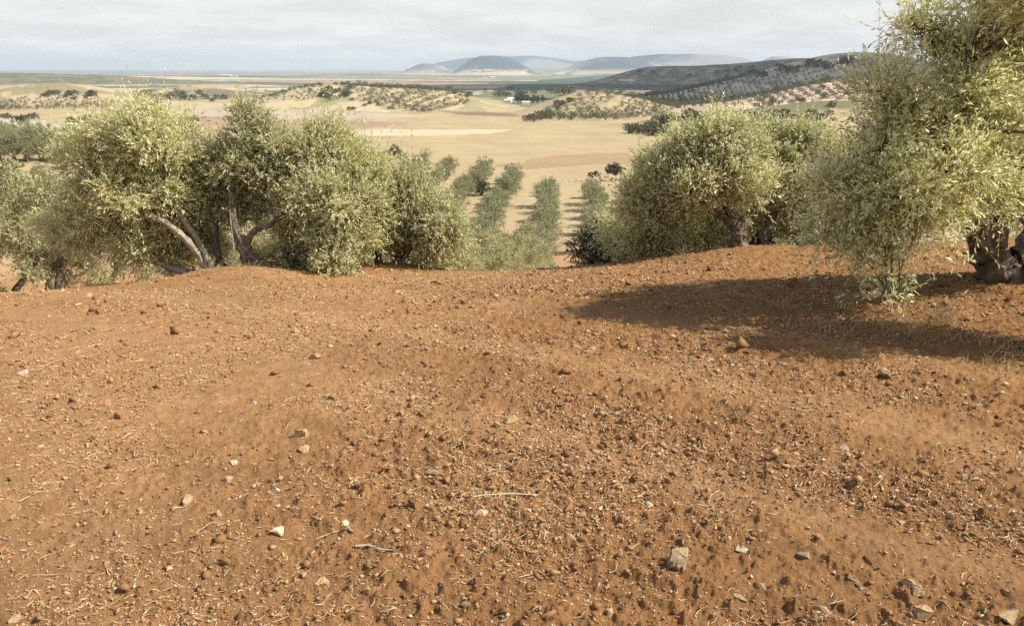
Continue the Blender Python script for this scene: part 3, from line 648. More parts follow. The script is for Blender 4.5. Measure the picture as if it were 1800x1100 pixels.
def straw(name, n, seed, ln, wd, rmax, label, bias=0.2):
    rng = np.random.default_rng(seed); x, y = scatter_points(n, rng, 1.9, rmax, 0.8, bias); r = np.sqrt(x * x + y * y)
    l = ln * np.exp(rng.normal(0, 0.5, n)) * (0.7 + 0.08 * r); w = wd * rng.uniform(0.6, 1.5, n) * (0.6 + 0.13 * r)
    th = np.where(rng.random(n) < 0.55, rng.normal(0.35, 0.45, n), rng.uniform(0, 3.14, n)); bend = rng.normal(0, 0.35, n)
    pts = []
    for t in (-0.5, 0.0, 0.5):
        a = th + bend * t * 2; px = x + np.cos(a) * l * t; py_ = y + np.sin(a) * l * t
        pts.append(np.stack([px, py_, H(px, py_) + 0.0035 + np.abs(rng.normal(0, 0.004, n))], -1))
    V = []; nx = -np.sin(th); ny = np.cos(th); tw = [0.8, 1.0, 0.35]
    for k in range(3):
        off = np.stack([nx * w * tw[k], ny * w * tw[k], 0 * w], -1) * 0.5
        V += [pts[k] - off, pts[k] + off + np.array([0, 0, 0.0006]), pts[k] + np.array([0, 0, 1.0]) * (w * 0.45 * tw[k])[:, None]]
    V = np.stack(V, 1).reshape(-1, 3); i = np.arange(n)[:, None] * 9; Q = []
    for k in range(2):
        for j in range(3):
            jn = (j + 1) % 3; Q.append(np.concatenate([i + 3 * k + j, i + 3 * k + jn, i + 3 * k + 3 + jn, i + 3 * k + 3 + j], 1))
    me = mesh_np(name, V, [np.concatenate(Q)], M['straw']); tag(link(name, me), label, 'straw', kind='stuff')
crumbs('large_clods', 3600, 15, 0.023, 2.0, 14, 0.97, [(0.0, (0.20, 0.105, 0.052)), (0.6, (0.30, 0.165, 0.082)), (1.0, (0.42, 0.28, 0.16))], 'clods', 'countless clods of earth turned up by the harrow across the right half')
straw('straw_bits', 5500, 8, 0.027, 0.0027, 13, 'short pale bits of straw littering the red soil')
straw('dry_leaf_litter', 11000, 28, 0.0125, 0.0026, 13, 'tiny dry olive leaves and chaff flecking the red soil', 0.1)
# single long stalk and grey stick
def stick(name, pxs, rad, mat, label, cat, lift=0.006):
    pts = [G(a, b, 1.5, 20) for a, b in pxs]; pts = [(p.x, p.y, p.z + lift) for p in pts]
    v, q = tube_arrays([(pts, np.linspace(rad, rad * 0.6, len(pts)))], 6)
    o = link(name, mesh_np(name, v, [q], M[mat], smooth=True)); tag(o, label, cat); return o
stick('straw_stalk', [(808, 882), (850, 878), (900, 877), (948, 876)], 0.0034, 'straw', 'long thin straw stalk lying level across the lower middle of the soil', 'straw stalk', 0.012)
stick('dry_stick', [(624, 972), (648, 966), (668, 971), (694, 974)], 0.006, 'bark_pale', 'short bent grey stick lying on the soil in the lower left half', 'stick', 0.009)

# ------------------------------------------------------------------ the near olives
def limb(p0, p1, r0, r1, n, sag, rng, wob=0.03):
    pts = curve_pts(p0, p1, n, sag, rng, wob); t = np.linspace(0, 1, n)
    return pts, r0 + (r1 - r0) * t ** 0.8
def near_olive(label, base, trunks, lobes, clumps, twigs, seed, leaf=(0.062, 0.0088), per=9, twig_len=(0.10, 0.27), sig=0.14, mat='olive', bark='bark', shrink=0.15, group='olive trees along the crest'):
    """base: Vector; trunks: list of world polylines with radii [(x,y,z,r)...]; lobes: [(Vector centre,(rx,ry,rz))] world"""
    rng = np.random.default_rng(seed); root = bpy.data.objects.new('olive_tree', None); COL.objects.link(root); root.location = base
    tag(root, label, 'olive tree', group)
    b = np.array(base)
    paths = []; ends = []
    for tr in trunks:
        p = np.array([q[:3] for q in tr], float) - b; rad = np.array([q[3] for q in tr], float)
        # finer resampling
        t = np.linspace(0, len(p) - 1, (len(p) - 1) * 5 + 1); pp = np.stack([np.interp(t, np.arange(len(p)), p[:, k]) for k in range(3)], 1)
        for _ in range(2): pp[1:-1] = 0.25 * pp[:-2] + 0.5 * pp[1:-1] + 0.25 * pp[2:]
        rr = np.interp(t, np.arange(len(p)), rad); pp[1:-1] += rng.normal(0, 1, (len(pp) - 2, 3)) * rr[1:-1, None] * 0.10
        rr = rr * (1 + 0.08 * rng.normal(0, 1, len(rr)))
        rr[0] *= 1.8; rr[1] *= 1.3; rr[2] *= 1.08
        paths.append((pp, rr)); ends.append((pp[-1], rr[-1], pp[int(len(pp) * .6)]))
    trunk = link('trunk', noisy_tube_mesh('trunk', paths, 18, M[bark], seed, 0.2), root)
    lob = [(np.array(c, float) - b, tuple(max(q - shrink, q * 0.5) for q in r)) for c, r in lobes]
    me, cc = crown_mesh('crown', seed, lob, clumps, twigs, per, leaf[0], leaf[1], M[mat], twig_len, sig, shoots=0.13)
    crown = link('crown', me, root)
    E = np.array([e[0] for e in ends])
    for li, (c, r) in enumerate(lob):
        k = int(np.argmin(np.linalg.norm(E - c, axis=1))); e, er, mid = ends[k]; low = c[2] < e[2] - 0.25
        main, mr_ = limb(e, c, er * (0.45 if low else 0.75), 0.009 if low else max(er * 0.3, 0.012), 7, 0.22 if low else 0.06, rng, 0.035); bp = [(main, mr_)]
        near = cc[np.argsort(np.linalg.norm(cc - c, axis=1))][:max(6, len(cc) // len(lob))]
        for q in near[rng.permutation(len(near))[:min(len(near), 5 if low else 16)]]:
            bp.append(limb(main[rng.integers(3, 7)] if rng.random() < 0.5 else c, q, 0.008, 0.003, 5, rng.uniform(-0.05, 0.12), rng, 0.05))
        v, q = tube_arrays(bp, 6); link('limb', mesh_np('limb', v, [q], M['bark'], smooth=True), root)
    return root
def PL(px, py, d, r): q = P(px, py, d); return (q.x, q.y, q.z, r)
def LB(px, py, d, rx, ry=None, rdep=None):
    """a lobe given by pixel centre, distance and pixel radii"""
    q = P(px, py, d); k = d / F * 1.02; ry = ry or rx; return (q, (rx * k, (rdep or (rx + ry) / 2) * k, ry * k))
def GB(px, py, d):
    q = P(px, py, d); return Vector((q.x, q.y, float(hbase(q.x, q.y))))
def grounded(tr):
    x, y, z, r = tr[0]; tr[0] = (x, y, float(hbase(x, y)) - 0.06, r); return tr
# first olive on the left, two pale leaning stems
b = GB(362, 465, 11.7)
near_olive('large olive tree at the left end of the crest, with two pale leaning stems', b,
    [grounded([PL(368, 467, 11.7, .055), PL(336, 430, 11.6, .042), PL(300, 396, 11.6, .034), PL(255, 372, 11.7, .035)]),
     grounded([PL(374, 465, 11.8, .052), PL(345, 415, 11.85, .042), PL(322, 388, 11.9, .036), PL(300, 300, 12.0, .035)]),
     grounded([PL(352, 470, 11.8, .05), PL(300, 470, 12.0, .05), PL(262, 455, 12.1, .045), PL(230, 400, 12.2, .03)])],
    [LB(272, 245, 12.0, 72, 68), LB(215, 265, 12.0, 62, 58), LB(160, 300, 12.1, 60, 56), LB(245, 330, 11.8, 85, 58), LB(300, 290, 12.1, 55, 62), LB(335, 310, 12.4, 40, 55), LB(88, 405, 12.6, 45, 42), LB(160, 380, 12.1, 72, 62), LB(230, 420, 12.1, 70, 48),
     LB(130, 430, 12.4, 55, 38), LB(285, 380, 12.2, 55, 50), LB(290, 440, 12.6, 50, 32), LB(262, 200, 12.0, 34, 34), LB(150, 250, 12.0, 32, 28)],
    125, 9200, 11, bark='bark_pale')
# second, gnarled stump with arching limb
b = GB(432, 462, 11.6)
t2 = near_olive('olive tree on a low mound with a gnarled forked stump and an arching limb', b,
    [grounded([PL(452, 466, 11.5, .10), PL(425, 430, 11.5, .085), PL(412, 400, 11.6, .05), PL(405, 330, 11.8, .035)]),
     grounded([PL(440, 462, 11.55, .085), PL(432, 425, 11.5, .05), PL(450, 402, 11.5, .042), PL(480, 395, 11.5, .035), PL(505, 360, 11.7, .028)]),
     grounded([PL(390, 460, 11.9, .055), PL(380, 430, 11.95, .05), PL(376, 400, 12.0, .045), PL(385, 320, 12.1, .03)])],
    [LB(440, 230, 12.2, 48, 48), LB(405, 300, 12.2, 62, 58), LB(470, 275, 12.1, 52, 56), LB(375, 350, 12.3, 55, 52), LB(430, 360, 12.3, 58, 45), LB(350, 400, 12.6, 50, 40), LB(480, 340, 12.2, 48, 48), LB(490, 300, 12.5, 40, 50),
     LB(385, 430, 12.8, 45, 28), LB(432, 195, 12.2, 22, 22)],
    85, 5900, 12)
pts = [PL(411, 447, 11.3, .011), PL(409, 420, 11.3, .010), PL(406, 395, 11.3, .009), PL(404, 368, 11.35, .006)]
bb = np.array(b); v, q = tube_arrays([(np.array([p[:3] for p in pts]) - bb, [p[3] for p in pts])], 6)
tag(link('bare_shoot', mesh_np('bare_shoot', v, [q], M['bark_pale'], smooth=True), t2), 'thin pale leafless shoot standing up from the stump')
# third, dense, with foliage drooping to the ground
b = GB(560, 478, 12.2)
near_olive('dense olive tree in the left group, its foliage drooping to the soil in front', b,
    [grounded([PL(530, 480, 12.3, .08), PL(505, 440, 12.3, .06), PL(490, 400, 12.3, .045), PL(520, 340, 12.2, .03)]),
     grounded([PL(560, 482, 12.4, .06), PL(580, 430, 12.3, .05), PL(590, 370, 12.2, .04), PL(595, 300, 12.2, .03)])],
    [LB(570, 275, 12.1, 55, 58), LB(525, 290, 12.2, 46, 60), LB(625, 305, 12.1, 50, 45), LB(575, 350, 11.8, 78, 55), LB(520, 375, 12.0, 52, 48), LB(630, 365, 11.9, 55, 50), LB(595, 410, 11.7, 62, 45),
     LB(540, 435, 12.4, 48, 35), LB(645, 410, 12.1, 38, 38), LB(590, 462, 11.3, 26, 32), LB(500, 450, 12.8, 50, 35), LB(572, 228, 12.1, 26, 22), LB(660, 290, 12.2, 22, 28)],
    105, 7800, 13)
# fourth
b = GB(690, 458, 12.4)
near_olive('olive tree at the right end of the left group, two dark stems in a fork', b,
    [grounded([PL(697, 460, 12.4, .07), PL(705, 435, 12.4, .055), PL(725, 412, 12.3, .045), PL(745, 380, 12.2, .03)]),
     grounded([PL(668, 456, 12.4, .05), PL(660, 430, 12.4, .045), PL(655, 400, 12.4, .035)])],
    [LB(715, 338, 12.5, 45, 38), LB(690, 365, 12.5, 45, 46), LB(750, 365, 12.3, 46, 38), LB(775, 395, 12.1, 45, 48), LB(720, 385, 12.3, 55, 40), LB(770, 435, 12.2, 42, 32), LB(680, 400, 12.6, 40, 45), LB(735, 440, 12.7, 50, 24),
     LB(712, 305, 12.6, 16, 16), LB(790, 408, 12.1, 16, 30)],
    75, 4800, 14)
# right group
b = GB(1300, 434, 11.9)
near_olive('wide olive tree on the right mound with a short dark forked trunk', b,
    [grounded([PL(1300, 436, 11.9, .11), PL(1297, 405, 11.9, .085), PL(1278, 385, 11.9, .06), PL(1240, 365, 11.9, .042), PL(1215, 330, 11.9, .03)]),
     [PL(1297, 408, 11.9, .07), PL(1305, 385, 11.9, .05), PL(1325, 370, 11.9, .04), PL(1340, 330, 11.9, .03)],
     [PL(1293, 400, 11.9, .06), PL(1270, 350, 12.0, .04), PL(1262, 300, 12.0, .03)]],
    [LB(1255, 244, 12.0, 48, 42), LB(1215, 270, 12.1, 60, 48), LB(1290, 260, 12.0, 58, 52), LB(1165, 310, 12.2, 60, 45), LB(1240, 320, 11.8, 75, 48), LB(1120, 360, 12.4, 48, 46), LB(1180, 370, 12.2, 60, 45),
     LB(1150, 420, 12.5, 62, 42), LB(1215, 410, 12.8, 48, 38), LB(1310, 320, 12.0, 60, 50), LB(1100, 430, 12.9, 48, 36), LB(1245, 405, 13.0, 50, 42), LB(1075, 400, 13.2, 34, 30), LB(1345, 392, 13.3, 36, 30), LB(1262, 210, 12.0, 14, 16), LB(1155, 285, 12.0, 24, 20)],
    125, 8800, 15)
b = GB(1350, 432, 12.5)
near_olive('olive tree with a dark round stump just right of the mound tree', b,
    [grounded([PL(1340, 436, 12.5, .16), PL(1340, 420, 12.5, .14), PL(1345, 408, 12.5, .07), PL(1360, 380, 12.5, .045), PL(1370, 330, 12.6, .03)])],
    [LB(1370, 260, 12.8, 58, 48), LB(1425, 265, 12.8, 55, 45), LB(1395, 315, 12.6, 65, 48), LB(1350, 360, 12.8, 48, 42), LB(1420, 370, 12.6, 55, 48), LB(1480, 300, 12.9, 48, 50), LB(1340, 300, 12.9, 40, 40), LB(1400, 410, 12.9, 48, 30), LB(1470, 400, 13.0, 50, 40), LB(1330, 225, 12.9, 28, 22)],
    80, 5400, 16)
# the nearest tree, on the right edge
b = GB(1785, 520, 7.7)
near_olive('nearest and tallest olive tree, leaning over the right edge with a thick dark trunk', b,
    [grounded([PL(1800, 522, 7.7, .20), PL(1765, 500, 7.7, .17), PL(1742, 460, 7.7, .145), PL(1728, 425, 7.65, .11), PL(1710, 398, 7.6, .075), PL(1670, 330, 7.5, .05), PL(1640, 230, 7.5, .035)]),
     [PL(1800, 500, 7.8, .17), PL(1815, 440, 7.9, .14), PL(1830, 360, 8.0, .10), PL(1815, 230, 8.0, .07), PL(1790, 90, 8.0, .05), PL(1770, 0, 8.0, .035)],
     [PL(1740, 440, 7.7, .09), PL(1770, 350, 7.6, .07), PL(1750, 220, 7.5, .05), PL(1700, 110, 7.4, .03)],
     [PL(1800, 470, 7.9, .12), PL(1880, 400, 8.1, .09), PL(1950, 280, 8.3, .06)]],
    [LB(1545, 262, 7.0, 56, 56), LB(1460, 335, 7.1, 46, 46), LB(1455, 410, 7.2, 42, 34), LB(1550, 170, 7.1, 32, 48), LB(1600, 215, 7.1, 60, 60), LB(1505, 330, 6.9, 62, 50), LB(1580, 330, 6.7, 82, 66), LB(1510, 405, 7.1, 70, 44), LB(1600, 396, 6.7, 62, 42), LB(1556, 462, 6.7, 38, 36),
     LB(1565, 520, 6.5, 24, 28), LB(1680, 280, 6.9, 80, 85), LB(1680, 170, 7.2, 75, 66), LB(1650, 362, 6.8, 46, 38), LB(1750, 210, 7.3, 80, 90), LB(1640, 75, 7.6, 50, 42), LB(1600, 45, 7.6, 34, 34), LB(1700, 90, 7.6, 60, 45),
     LB(1775, 70, 7.7, 70, 70), LB(1740, 330, 7.2, 62, 52), LB(1850, 280, 7.6, 100, 110), LB(1850, 130, 8.0, 100, 100), LB(1800, -30, 8.0, 90, 60), LB(1950, 200, 8.2, 110, 150), LB(1930, 20, 8.3, 100, 90), LB(1620, 20, 7.7, 26, 26),
     LB(1930, 180, 5.9, 110, 90), LB(1990, 130, 5.3, 130, 110), LB(2050, 330, 5.3, 130, 120), LB(1810, -80, 6.6, 130, 80), LB(1770, -60, 7.0, 90, 60), LB(1900, -60, 7.4, 120, 90), LB(2000, 250, 5.6, 130, 130), LB(1850, 0, 6.2, 90, 80), LB(2050, 290, 8.3, 100, 120), LB(1960, 360, 7.9, 90, 70)],
    430, 21500, 17, leaf=(0.060, 0.0080), per=10, sig=0.13, twig_len=(0.10, 0.30), shrink=0.22)

# ------------------------------------------------------------------ olives below the crest: three built kinds, then copies
def tree_proto(seed, kind, r=1.0, h=1.0, clumps=60, twigs=1200, per=7, leaf=(0.11, 0.014), mat='olive_mid', trunk_r=0.12, low=0.55, sig=0.2, trunk_mat='bark', cat='olive tree', tl=(0.25, 0.5), ysq=1.0):
    rng = np.random.default_rng(seed); root = bpy.data.objects.new(kind, None)
    lobes = []
    for k in range(7):
        a = k * 2.4 + rng.uniform(-.4, .4); d = 0.55 * r * (k > 0)
        lobes.append(((d * math.cos(a), d * math.sin(a), h * (low + rng.uniform(-0.1, 0.22) + (0.18 if k == 0 else 0))), (r * rng.uniform(.5, .68), r * rng.uniform(.5, .68), h * rng.uniform(.26, .36))))
    me, cc = crown_mesh(kind + '_crown', seed, lobes, clumps, twigs, per, leaf[0], leaf[1], M[mat], tl, sig, stems=False)
    crown = bpy.data.objects.new('crown', me)
    paths = []
    for k in range(3):
        c = np.array(lobes[k + 1][0]); paths.append(limb((rng.normal(0, .05), rng.normal(0, .05), -0.15), c * np.array([.8, .8, 0.95]), trunk_r, trunk_r * 0.35, 7, 0.03, rng, 0.03))
    trunk = bpy.data.objects.new('trunk', noisy_tube_mesh(kind + '_trunk', paths, 8, M[trunk_mat], seed))
    return dict(kind=kind, crown=crown, trunk=trunk, cat=cat)
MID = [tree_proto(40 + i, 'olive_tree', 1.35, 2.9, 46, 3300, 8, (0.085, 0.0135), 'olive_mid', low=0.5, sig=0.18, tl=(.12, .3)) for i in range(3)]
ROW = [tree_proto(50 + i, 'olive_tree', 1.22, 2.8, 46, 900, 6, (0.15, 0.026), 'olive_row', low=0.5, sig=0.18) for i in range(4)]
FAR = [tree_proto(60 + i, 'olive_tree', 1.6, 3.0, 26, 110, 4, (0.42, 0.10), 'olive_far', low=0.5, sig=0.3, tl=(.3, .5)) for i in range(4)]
OAK = [tree_proto(70 + i, 'holm_oak', 2.2, 3.6, 90, 1500, 6, (0.2, 0.06), 'oak', low=0.5, sig=0.28, cat='oak', trunk_r=.18) for i in range(2)]
BUSH = [tree_proto(80 + i, 'shrub', 1.6, 1.9, 24, 130, 4, (0.40, 0.12), 'olive_far' if i < 2 else 'scrub', low=0.42, sig=0.3, cat='shrub', trunk_r=.06, tl=(.25, .45)) for i in range(4)]
TALL = [tree_proto(90 + i, 'eucalyptus_tree', 5.0, 15.0, 70, 700, 5, (1.1, 0.34), 'olive_far', low=0.45, sig=0.9, cat='tree', trunk_r=.35, tl=(.8, 1.6)) for i in range(2)]
TR = random.Random(3); COUNT = {}
def plant(proto, q, s, label, group, parts=True, sz=None):
    root = bpy.data.objects.new(proto['kind'], None); COL.objects.link(root)
    root.location = (q[0], q[1], q[2] if len(q) > 2 and q[2] is not None else float(hbase(q[0], q[1])))
    root.rotation_euler = (0, 0, TR.uniform(0, 6.28)); root.scale = (s * TR.uniform(.92, 1.08), s * TR.uniform(.92, 1.08), s * (sz or 1) * TR.uniform(.92, 1.08))
    c = proto['crown'].copy(); COL.objects.link(c); c.parent = root
    if parts: t = proto['trunk'].copy(); COL.objects.link(t); t.parent = root
    tag(root, label, proto['cat'], group); COUNT[proto['kind']] = COUNT.get(proto['kind'], 0) + 1
    return root
ORD = ['', 'first', 'second', 'third', 'fourth', 'fifth', 'sixth', 'seventh', 'eighth', 'ninth', 'tenth', 'eleventh', 'twelfth', 'thirteenth', 'fourteenth', 'fifteenth', 'sixteenth', 'seventeenth', 'eighteenth', 'nineteenth', 'twentieth']
# the rows run down the slope beside a dirt lane
e0 = G(1003, 380, 40); e1 = G(1003, 400, 40)
ldir = Vector((G(1002, 330, 40).x - P(1006, 470, 20).x, G(1002, 330, 40).y - 20, 0)).normalized(); lnrm = Vector((ldir.y, -ldir.x, 0)); l0 = Vector((P(1006, 470, 20).x, 20, 0))
SPC = 5.9
ROWS = [(+0.5, 322, 36, 'row just right of the red dirt lane'), (-0.5, 318, 37, 'row just left of the red dirt lane'), (-1.5, 300, 34, 'second row left of the dirt lane'),
        (-2.5, 291, 52, 'third row left of the dirt lane'), (-3.5, 287, 90, 'fourth row left of the dirt lane'), (-4.5, 286, 118, 'fifth row left of the dirt lane'), (-5.5, 290, 130, 'sixth row left of the dirt lane'), (+1.5, 345, 34, 'second row right of the dirt lane')]
for off, pyend, ynear, nm in ROWS:
    # distance at which the row ends
    ts = np.arange(20, 230, 0.5); xs = l0.x + ldir.x * ts + lnrm.x * off * SPC; ys = l0.y + ldir.y * ts + lnrm.y * off * SPC; zs = hbase(xs, ys) + 2.4
    ratio = (EYE - zs) / ys; tgt = -ray(900, pyend - 3).z / ray(900, pyend - 3).y
    ok = np.where(ratio > tgt)[0]; ok = ok[ys[ok] > 60]
    tend = ts[ok[-1]] if len(ok) else 120
    t = tend; k = 1
    while True:
        x = l0.x + ldir.x * t + lnrm.x * off * SPC; y = l0.y + ldir.y * t + lnrm.y * off * SPC
        if y < ynear: break
        x += TR.uniform(-.35, .35); y += TR.uniform(-.4, .4)
        skip = (off == -0.5 and k == 2) or (off == -2.5 and k in (4,)) or (off == -4.5 and k > 1) or (off == -3.5 and k > 7)
        if not skip:
            s = (0.72 if k == 1 and off in (-0.5, 0.5) else 1.0) * TR.uniform(.98, 1.3)
            plant((MID if y < 62 else ROW)[TR.randrange(3)], (x, y, None), s, 'olive in the %s, %s from its far end' % (nm, ORD[min(k, 20)]), 'olive trees in rows below the crest')
        t -= 5.3 * TR.uniform(.92, 1.08); k += 1
# bushes of olive hiding the slope right behind the crest
SPECIAL = [
    (862, 478, 31, 0.85, 'olive tree just beyond the crest, left of the dirt lane, thin dark twig showing'),
    (800, 465, 24, 0.62, 'olive tree peeping out behind the right end of the left group'),
    (60, 500, 15.5, 0.86, 'broad olive tree low at the left edge beyond the crest'),
    (-20, 500, 18, 0.9, 'olive tree cut by the left edge of the photo beyond the crest'),
    (160, 495, 17, 0.72, 'low olive tree under the left end tree, beyond the crest'),
    (330, 480, 20, 0.75, 'olive tree seen between the leaning stems of the large left one'),
    (620, 480, 20, 0.8, 'olive tree behind the drooping one of the left group'),
    (470, 480, 19, 0.75, 'olive tree behind the arching limb of the left group'),
    (1200, 470, 19, 0.85, 'olive tree behind the mound tree, filling the space below its crown'),
    (1450, 450, 19, 0.9, 'olive tree in shade behind the nearest one'),
    (1560, 430, 24, 1.0, 'olive tree behind the crown of the nearest one'),
    (1760, 400, 30, 1.1, 'olive tree seen behind the thick trunk of the nearest one'),
]
for px, py, d, s, lab in SPECIAL:
    x = P(px, 300, d).x; plant(MID[TR.randrange(3)], (x, d, None), s, lab, None)
# left grove on the rise
def at(px, py, dmin=40): q = G(px, py, dmin); return (q.x, q.y, q.z)
LEFT = [(70, 322, 1.0, 'round olive tree alone on bare soil at the left'), (20, 360, .95, 'olive tree at the left edge below the round lone one'), (12, 325, .9, 'olive tree at the left edge above another on bare soil'), (95, 345, .8, 'small olive tree touching the crown of the large left tree')]
for px, py, s, lab in LEFT: plant(ROW[TR.randrange(4)], at(px, py), s, lab, None)
for r_, (py, n, x0, x1) in enumerate([(284, 8, -60, 140), (270, 8, -70, 150), (257, 9, -60, 160), (246, 9, -70, 150), (237, 9, -60, 130), (229, 8, -70, 100), (222, 7, -60, 60)]):
    kk = 0
    for k in range(n):
        px = x0 + (x1 - x0) * (k + .5) / n + TR.uniform(-6, 6)
        if TR.random() < .08: continue
        if px < -12: continue
        kk += 1
        plant(ROW[TR.randrange(4)], at(px, py + TR.uniform(-3, 3)), TR.uniform(1.15, 1.5), 'olive in the dense grove by the left edge, %s, %s from the left' % (['nearest row', 'second row', 'third row', 'fourth row', 'fifth row', 'sixth row', 'farthest row'][r_], ORD[kk]), 'dense grove at the left, %s' % ['nearest row', 'second row', 'third row', 'fourth row', 'fifth row', 'sixth row', 'farthest row'][r_])
q_ = P(1072, 300, 21.0); plant(OAK[0], (q_.x, 21.0, None), .38, 'low bushy olive, coloured dark for shade, beside the dirt lane, left of the mound tree', None)  # a shaded olive; the dark oak leaf colour stands in for its shade
# oaks and bushes on the fields
for px, py, s, v, lab in [(693, 275, .85, 0, 'dark round holm oak at the edge of the big tan field'), (817, 341, .62, 0, 'left half of the dark oak clump among the olive rows'), (846, 344, .58, 1, 'right half of the dark oak clump among the olive rows'),
                          (1080, 311, .62, 1, 'dark holm oak standing behind the heap of pale stones'), (343, 219, 1.6, 0, 'small dark lone tree on the tan field between the left crowns'),
                          (1150, 312, .01, 0, '')]:
    if lab: plant(OAK[v], at(px, py), s, lab, None)
plant(ROW[0], at(748, 292), .95, 'olive tree standing alone left of the fifth row', None); plant(ROW[1], at(705, 290), .9, 'olive tree below the dark round holm oak', None)

# ------------------------------------------------------------------ far orchards, scrub, buildings
def proj(x, y, z):
    z = z - EYE; c, s_ = math.cos(PITCH), math.sin(PITCH)
    dep = y * c - z * s_; up = y * s_ + z * c
    return W0 / 2 + F * x / dep, H0 / 2 - F * up / dep
def grid_in(poly, cx, cy_, ext, sa, sb, rot, jit, drop=0.05):
    """orchard grid in world metres, kept where the hill slope faces the valley"""
    n = int(ext / min(sa, sb)) + 1; rng = np.random.default_rng(int(cx + cy_)); a, b = np.meshgrid(np.arange(-n, n + 1) * sa, np.arange(-n, n + 1) * sb)
    a = a.ravel(); b = b.ravel(); c, s_ = math.cos(math.radians(rot)), math.sin(math.radians(rot))
    k = (np.abs(a) < ext) & (np.abs(b) < ext); a = a[k]; b = b[k]
    x = cx + a * c - b * s_ + rng.normal(0, jit, len(a)); y = cy_ + a * s_ + b * c + rng.normal(0, jit, len(a)); z = hbase(x, y)
    u, v = proj(x, y, z); m = in_poly(u, v, poly) & (rng.random(len(a)) > drop)
    x, y, z = x[m], y[m], z[m]
    # drop the ones that stand behind a hilltop
    vis = np.ones(len(x), bool)
    for t in np.linspace(0.55, 0.985, 40): vis &= hbase(x * t, y * t) < EYE + (z + 3.5 - EYE) * t
    return [(x[i], y[i], z[i]) for i in np.where(vis)[0]]
FARL = []
def where(px, py, pts):
    xs = sorted(p[0] for p in pts); ys = sorted(p[1] for p in pts); n = len(xs)
    a = 'left' if px < xs[n // 3] else 'right' if px > xs[2 * n // 3] else 'middle'; b = 'upper' if py < ys[n // 3] else 'lower' if py > ys[2 * n // 3] else 'central'
    return '%s %s part' % (b, a)
def orchard(poly, cx, cy_, ext, sa, sb, rot, jit, size, label, group, drop=0.05):
    g = grid_in(poly, cx, cy_, ext, sa, sb, rot, jit, drop); pp = [proj(*q) for q in g]
    for q, p in zip(g, pp): w_ = where(p[0], p[1], pp); FARL.append((q, size * TR.uniform(.66, 1.3), label + ', ' + w_, group + ', ' + w_))
orchard([(935, 219), (960, 196), (1000, 180), (1040, 162), (1110, 168), (1200, 192), (1150, 207), (1050, 219)], 90, 930, 190, 9.6, 16.0, 4, 0.7, 1.85, 'round olive in the dotted orchard on the right knoll', 'olives dotted over the right knoll')
orchard([(585, 186), (560, 170), (600, 152), (700, 146), (790, 154), (838, 178), (745, 203), (690, 190), (600, 172)], -180, 1140, 260, 6.4, 18.0, 52, 0.7, 1.75, 'olive in the diagonal rows of the pale left knoll', 'olives on the left knoll')
orchard([(450, 178), (470, 160), (560, 150), (580, 168), (540, 178)], -330, 1150, 160, 6.5, 13.0, 30, 1.5, 1.3, 'olive tree on the left shoulder of the pale knoll', 'olives on the knoll shoulder', 0.2)
orchard([(1325, 195), (1330, 170), (1420, 152), (1560, 140), (1600, 200), (1400, 200)], 450, 1130, 330, 14.5, 9.5, -2, 0.8, 2.2, 'dark olive tree in the steep orchard on the reddish slope', 'olives on the reddish slope', 0.12)
orchard([(1125, 172), (1180, 152), (1300, 132), (1420, 120), (1520, 104), (1600, 110), (1600, 132), (1420, 150), (1340, 186), (1240, 192), (1150, 188)], 600, 1740, 640, 11.0, 22.0, 18, 1.0, 2.2, 'olive tree in the terraced rows high on the right hill', 'olives high on the right hill', 0.08)
orchard([(-30, 196), (0, 180), (60, 172), (140, 166), (205, 180), (190, 190), (60, 194)], -750, 1260, 330, 6.0, 17.0, 60, 0.8, 1.3, 'olive tree in the slanting rows on the distant left hill', 'olives on the left hill')
FARL.sort(key=lambda e: e[0][0] ** 2 + e[0][1] ** 2)
left = max(0, 292 - COUNT.get('olive_tree', 0) - 7)
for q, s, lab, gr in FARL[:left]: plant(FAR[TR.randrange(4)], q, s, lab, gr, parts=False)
def merged(items, protos, name, label, cat, mat, seed):
    rng = np.random.default_rng(seed); V = []; Q = []; R = []; base = 0; cache = []
    for p in protos:
        me = p['crown'].data; v = np.empty(len(me.vertices) * 3, np.float32); me.vertices.foreach_get('co', v)
        f = np.empty(len(me.loops), np.int32); me.loops.foreach_get('vertex_index', f); r = np.empty(len(me.polygons), np.float32); me.attributes['rnd'].data.foreach_get('value', r)
        cache.append((v.reshape(-1, 3), f.reshape(-1, 4), r))
    for q, s in items:
        v, f, r = cache[rng.integers(len(cache))]; a = rng.uniform(0, 6.28); c, s_ = math.cos(a), math.sin(a)
        w = np.stack([v[:, 0] * c - v[:, 1] * s_, v[:, 0] * s_ + v[:, 1] * c, v[:, 2]], 1) * s + np.array(q)
        V.append(w); Q.append(f + base); R.append(r); base += len(v)
    me = mesh_np(name, np.concatenate(V), [np.concatenate(Q)], M[mat], np.concatenate(R)); tag(link(name, me), label, cat, kind='stuff')
if FARL[left:]: merged([(q, s) for q, s, a, b in FARL[left:]], FAR, 'distant_olive_groves', 'countless small olive trees in rows over the far hillsides', 'olive groves', 'olive_far', 5)
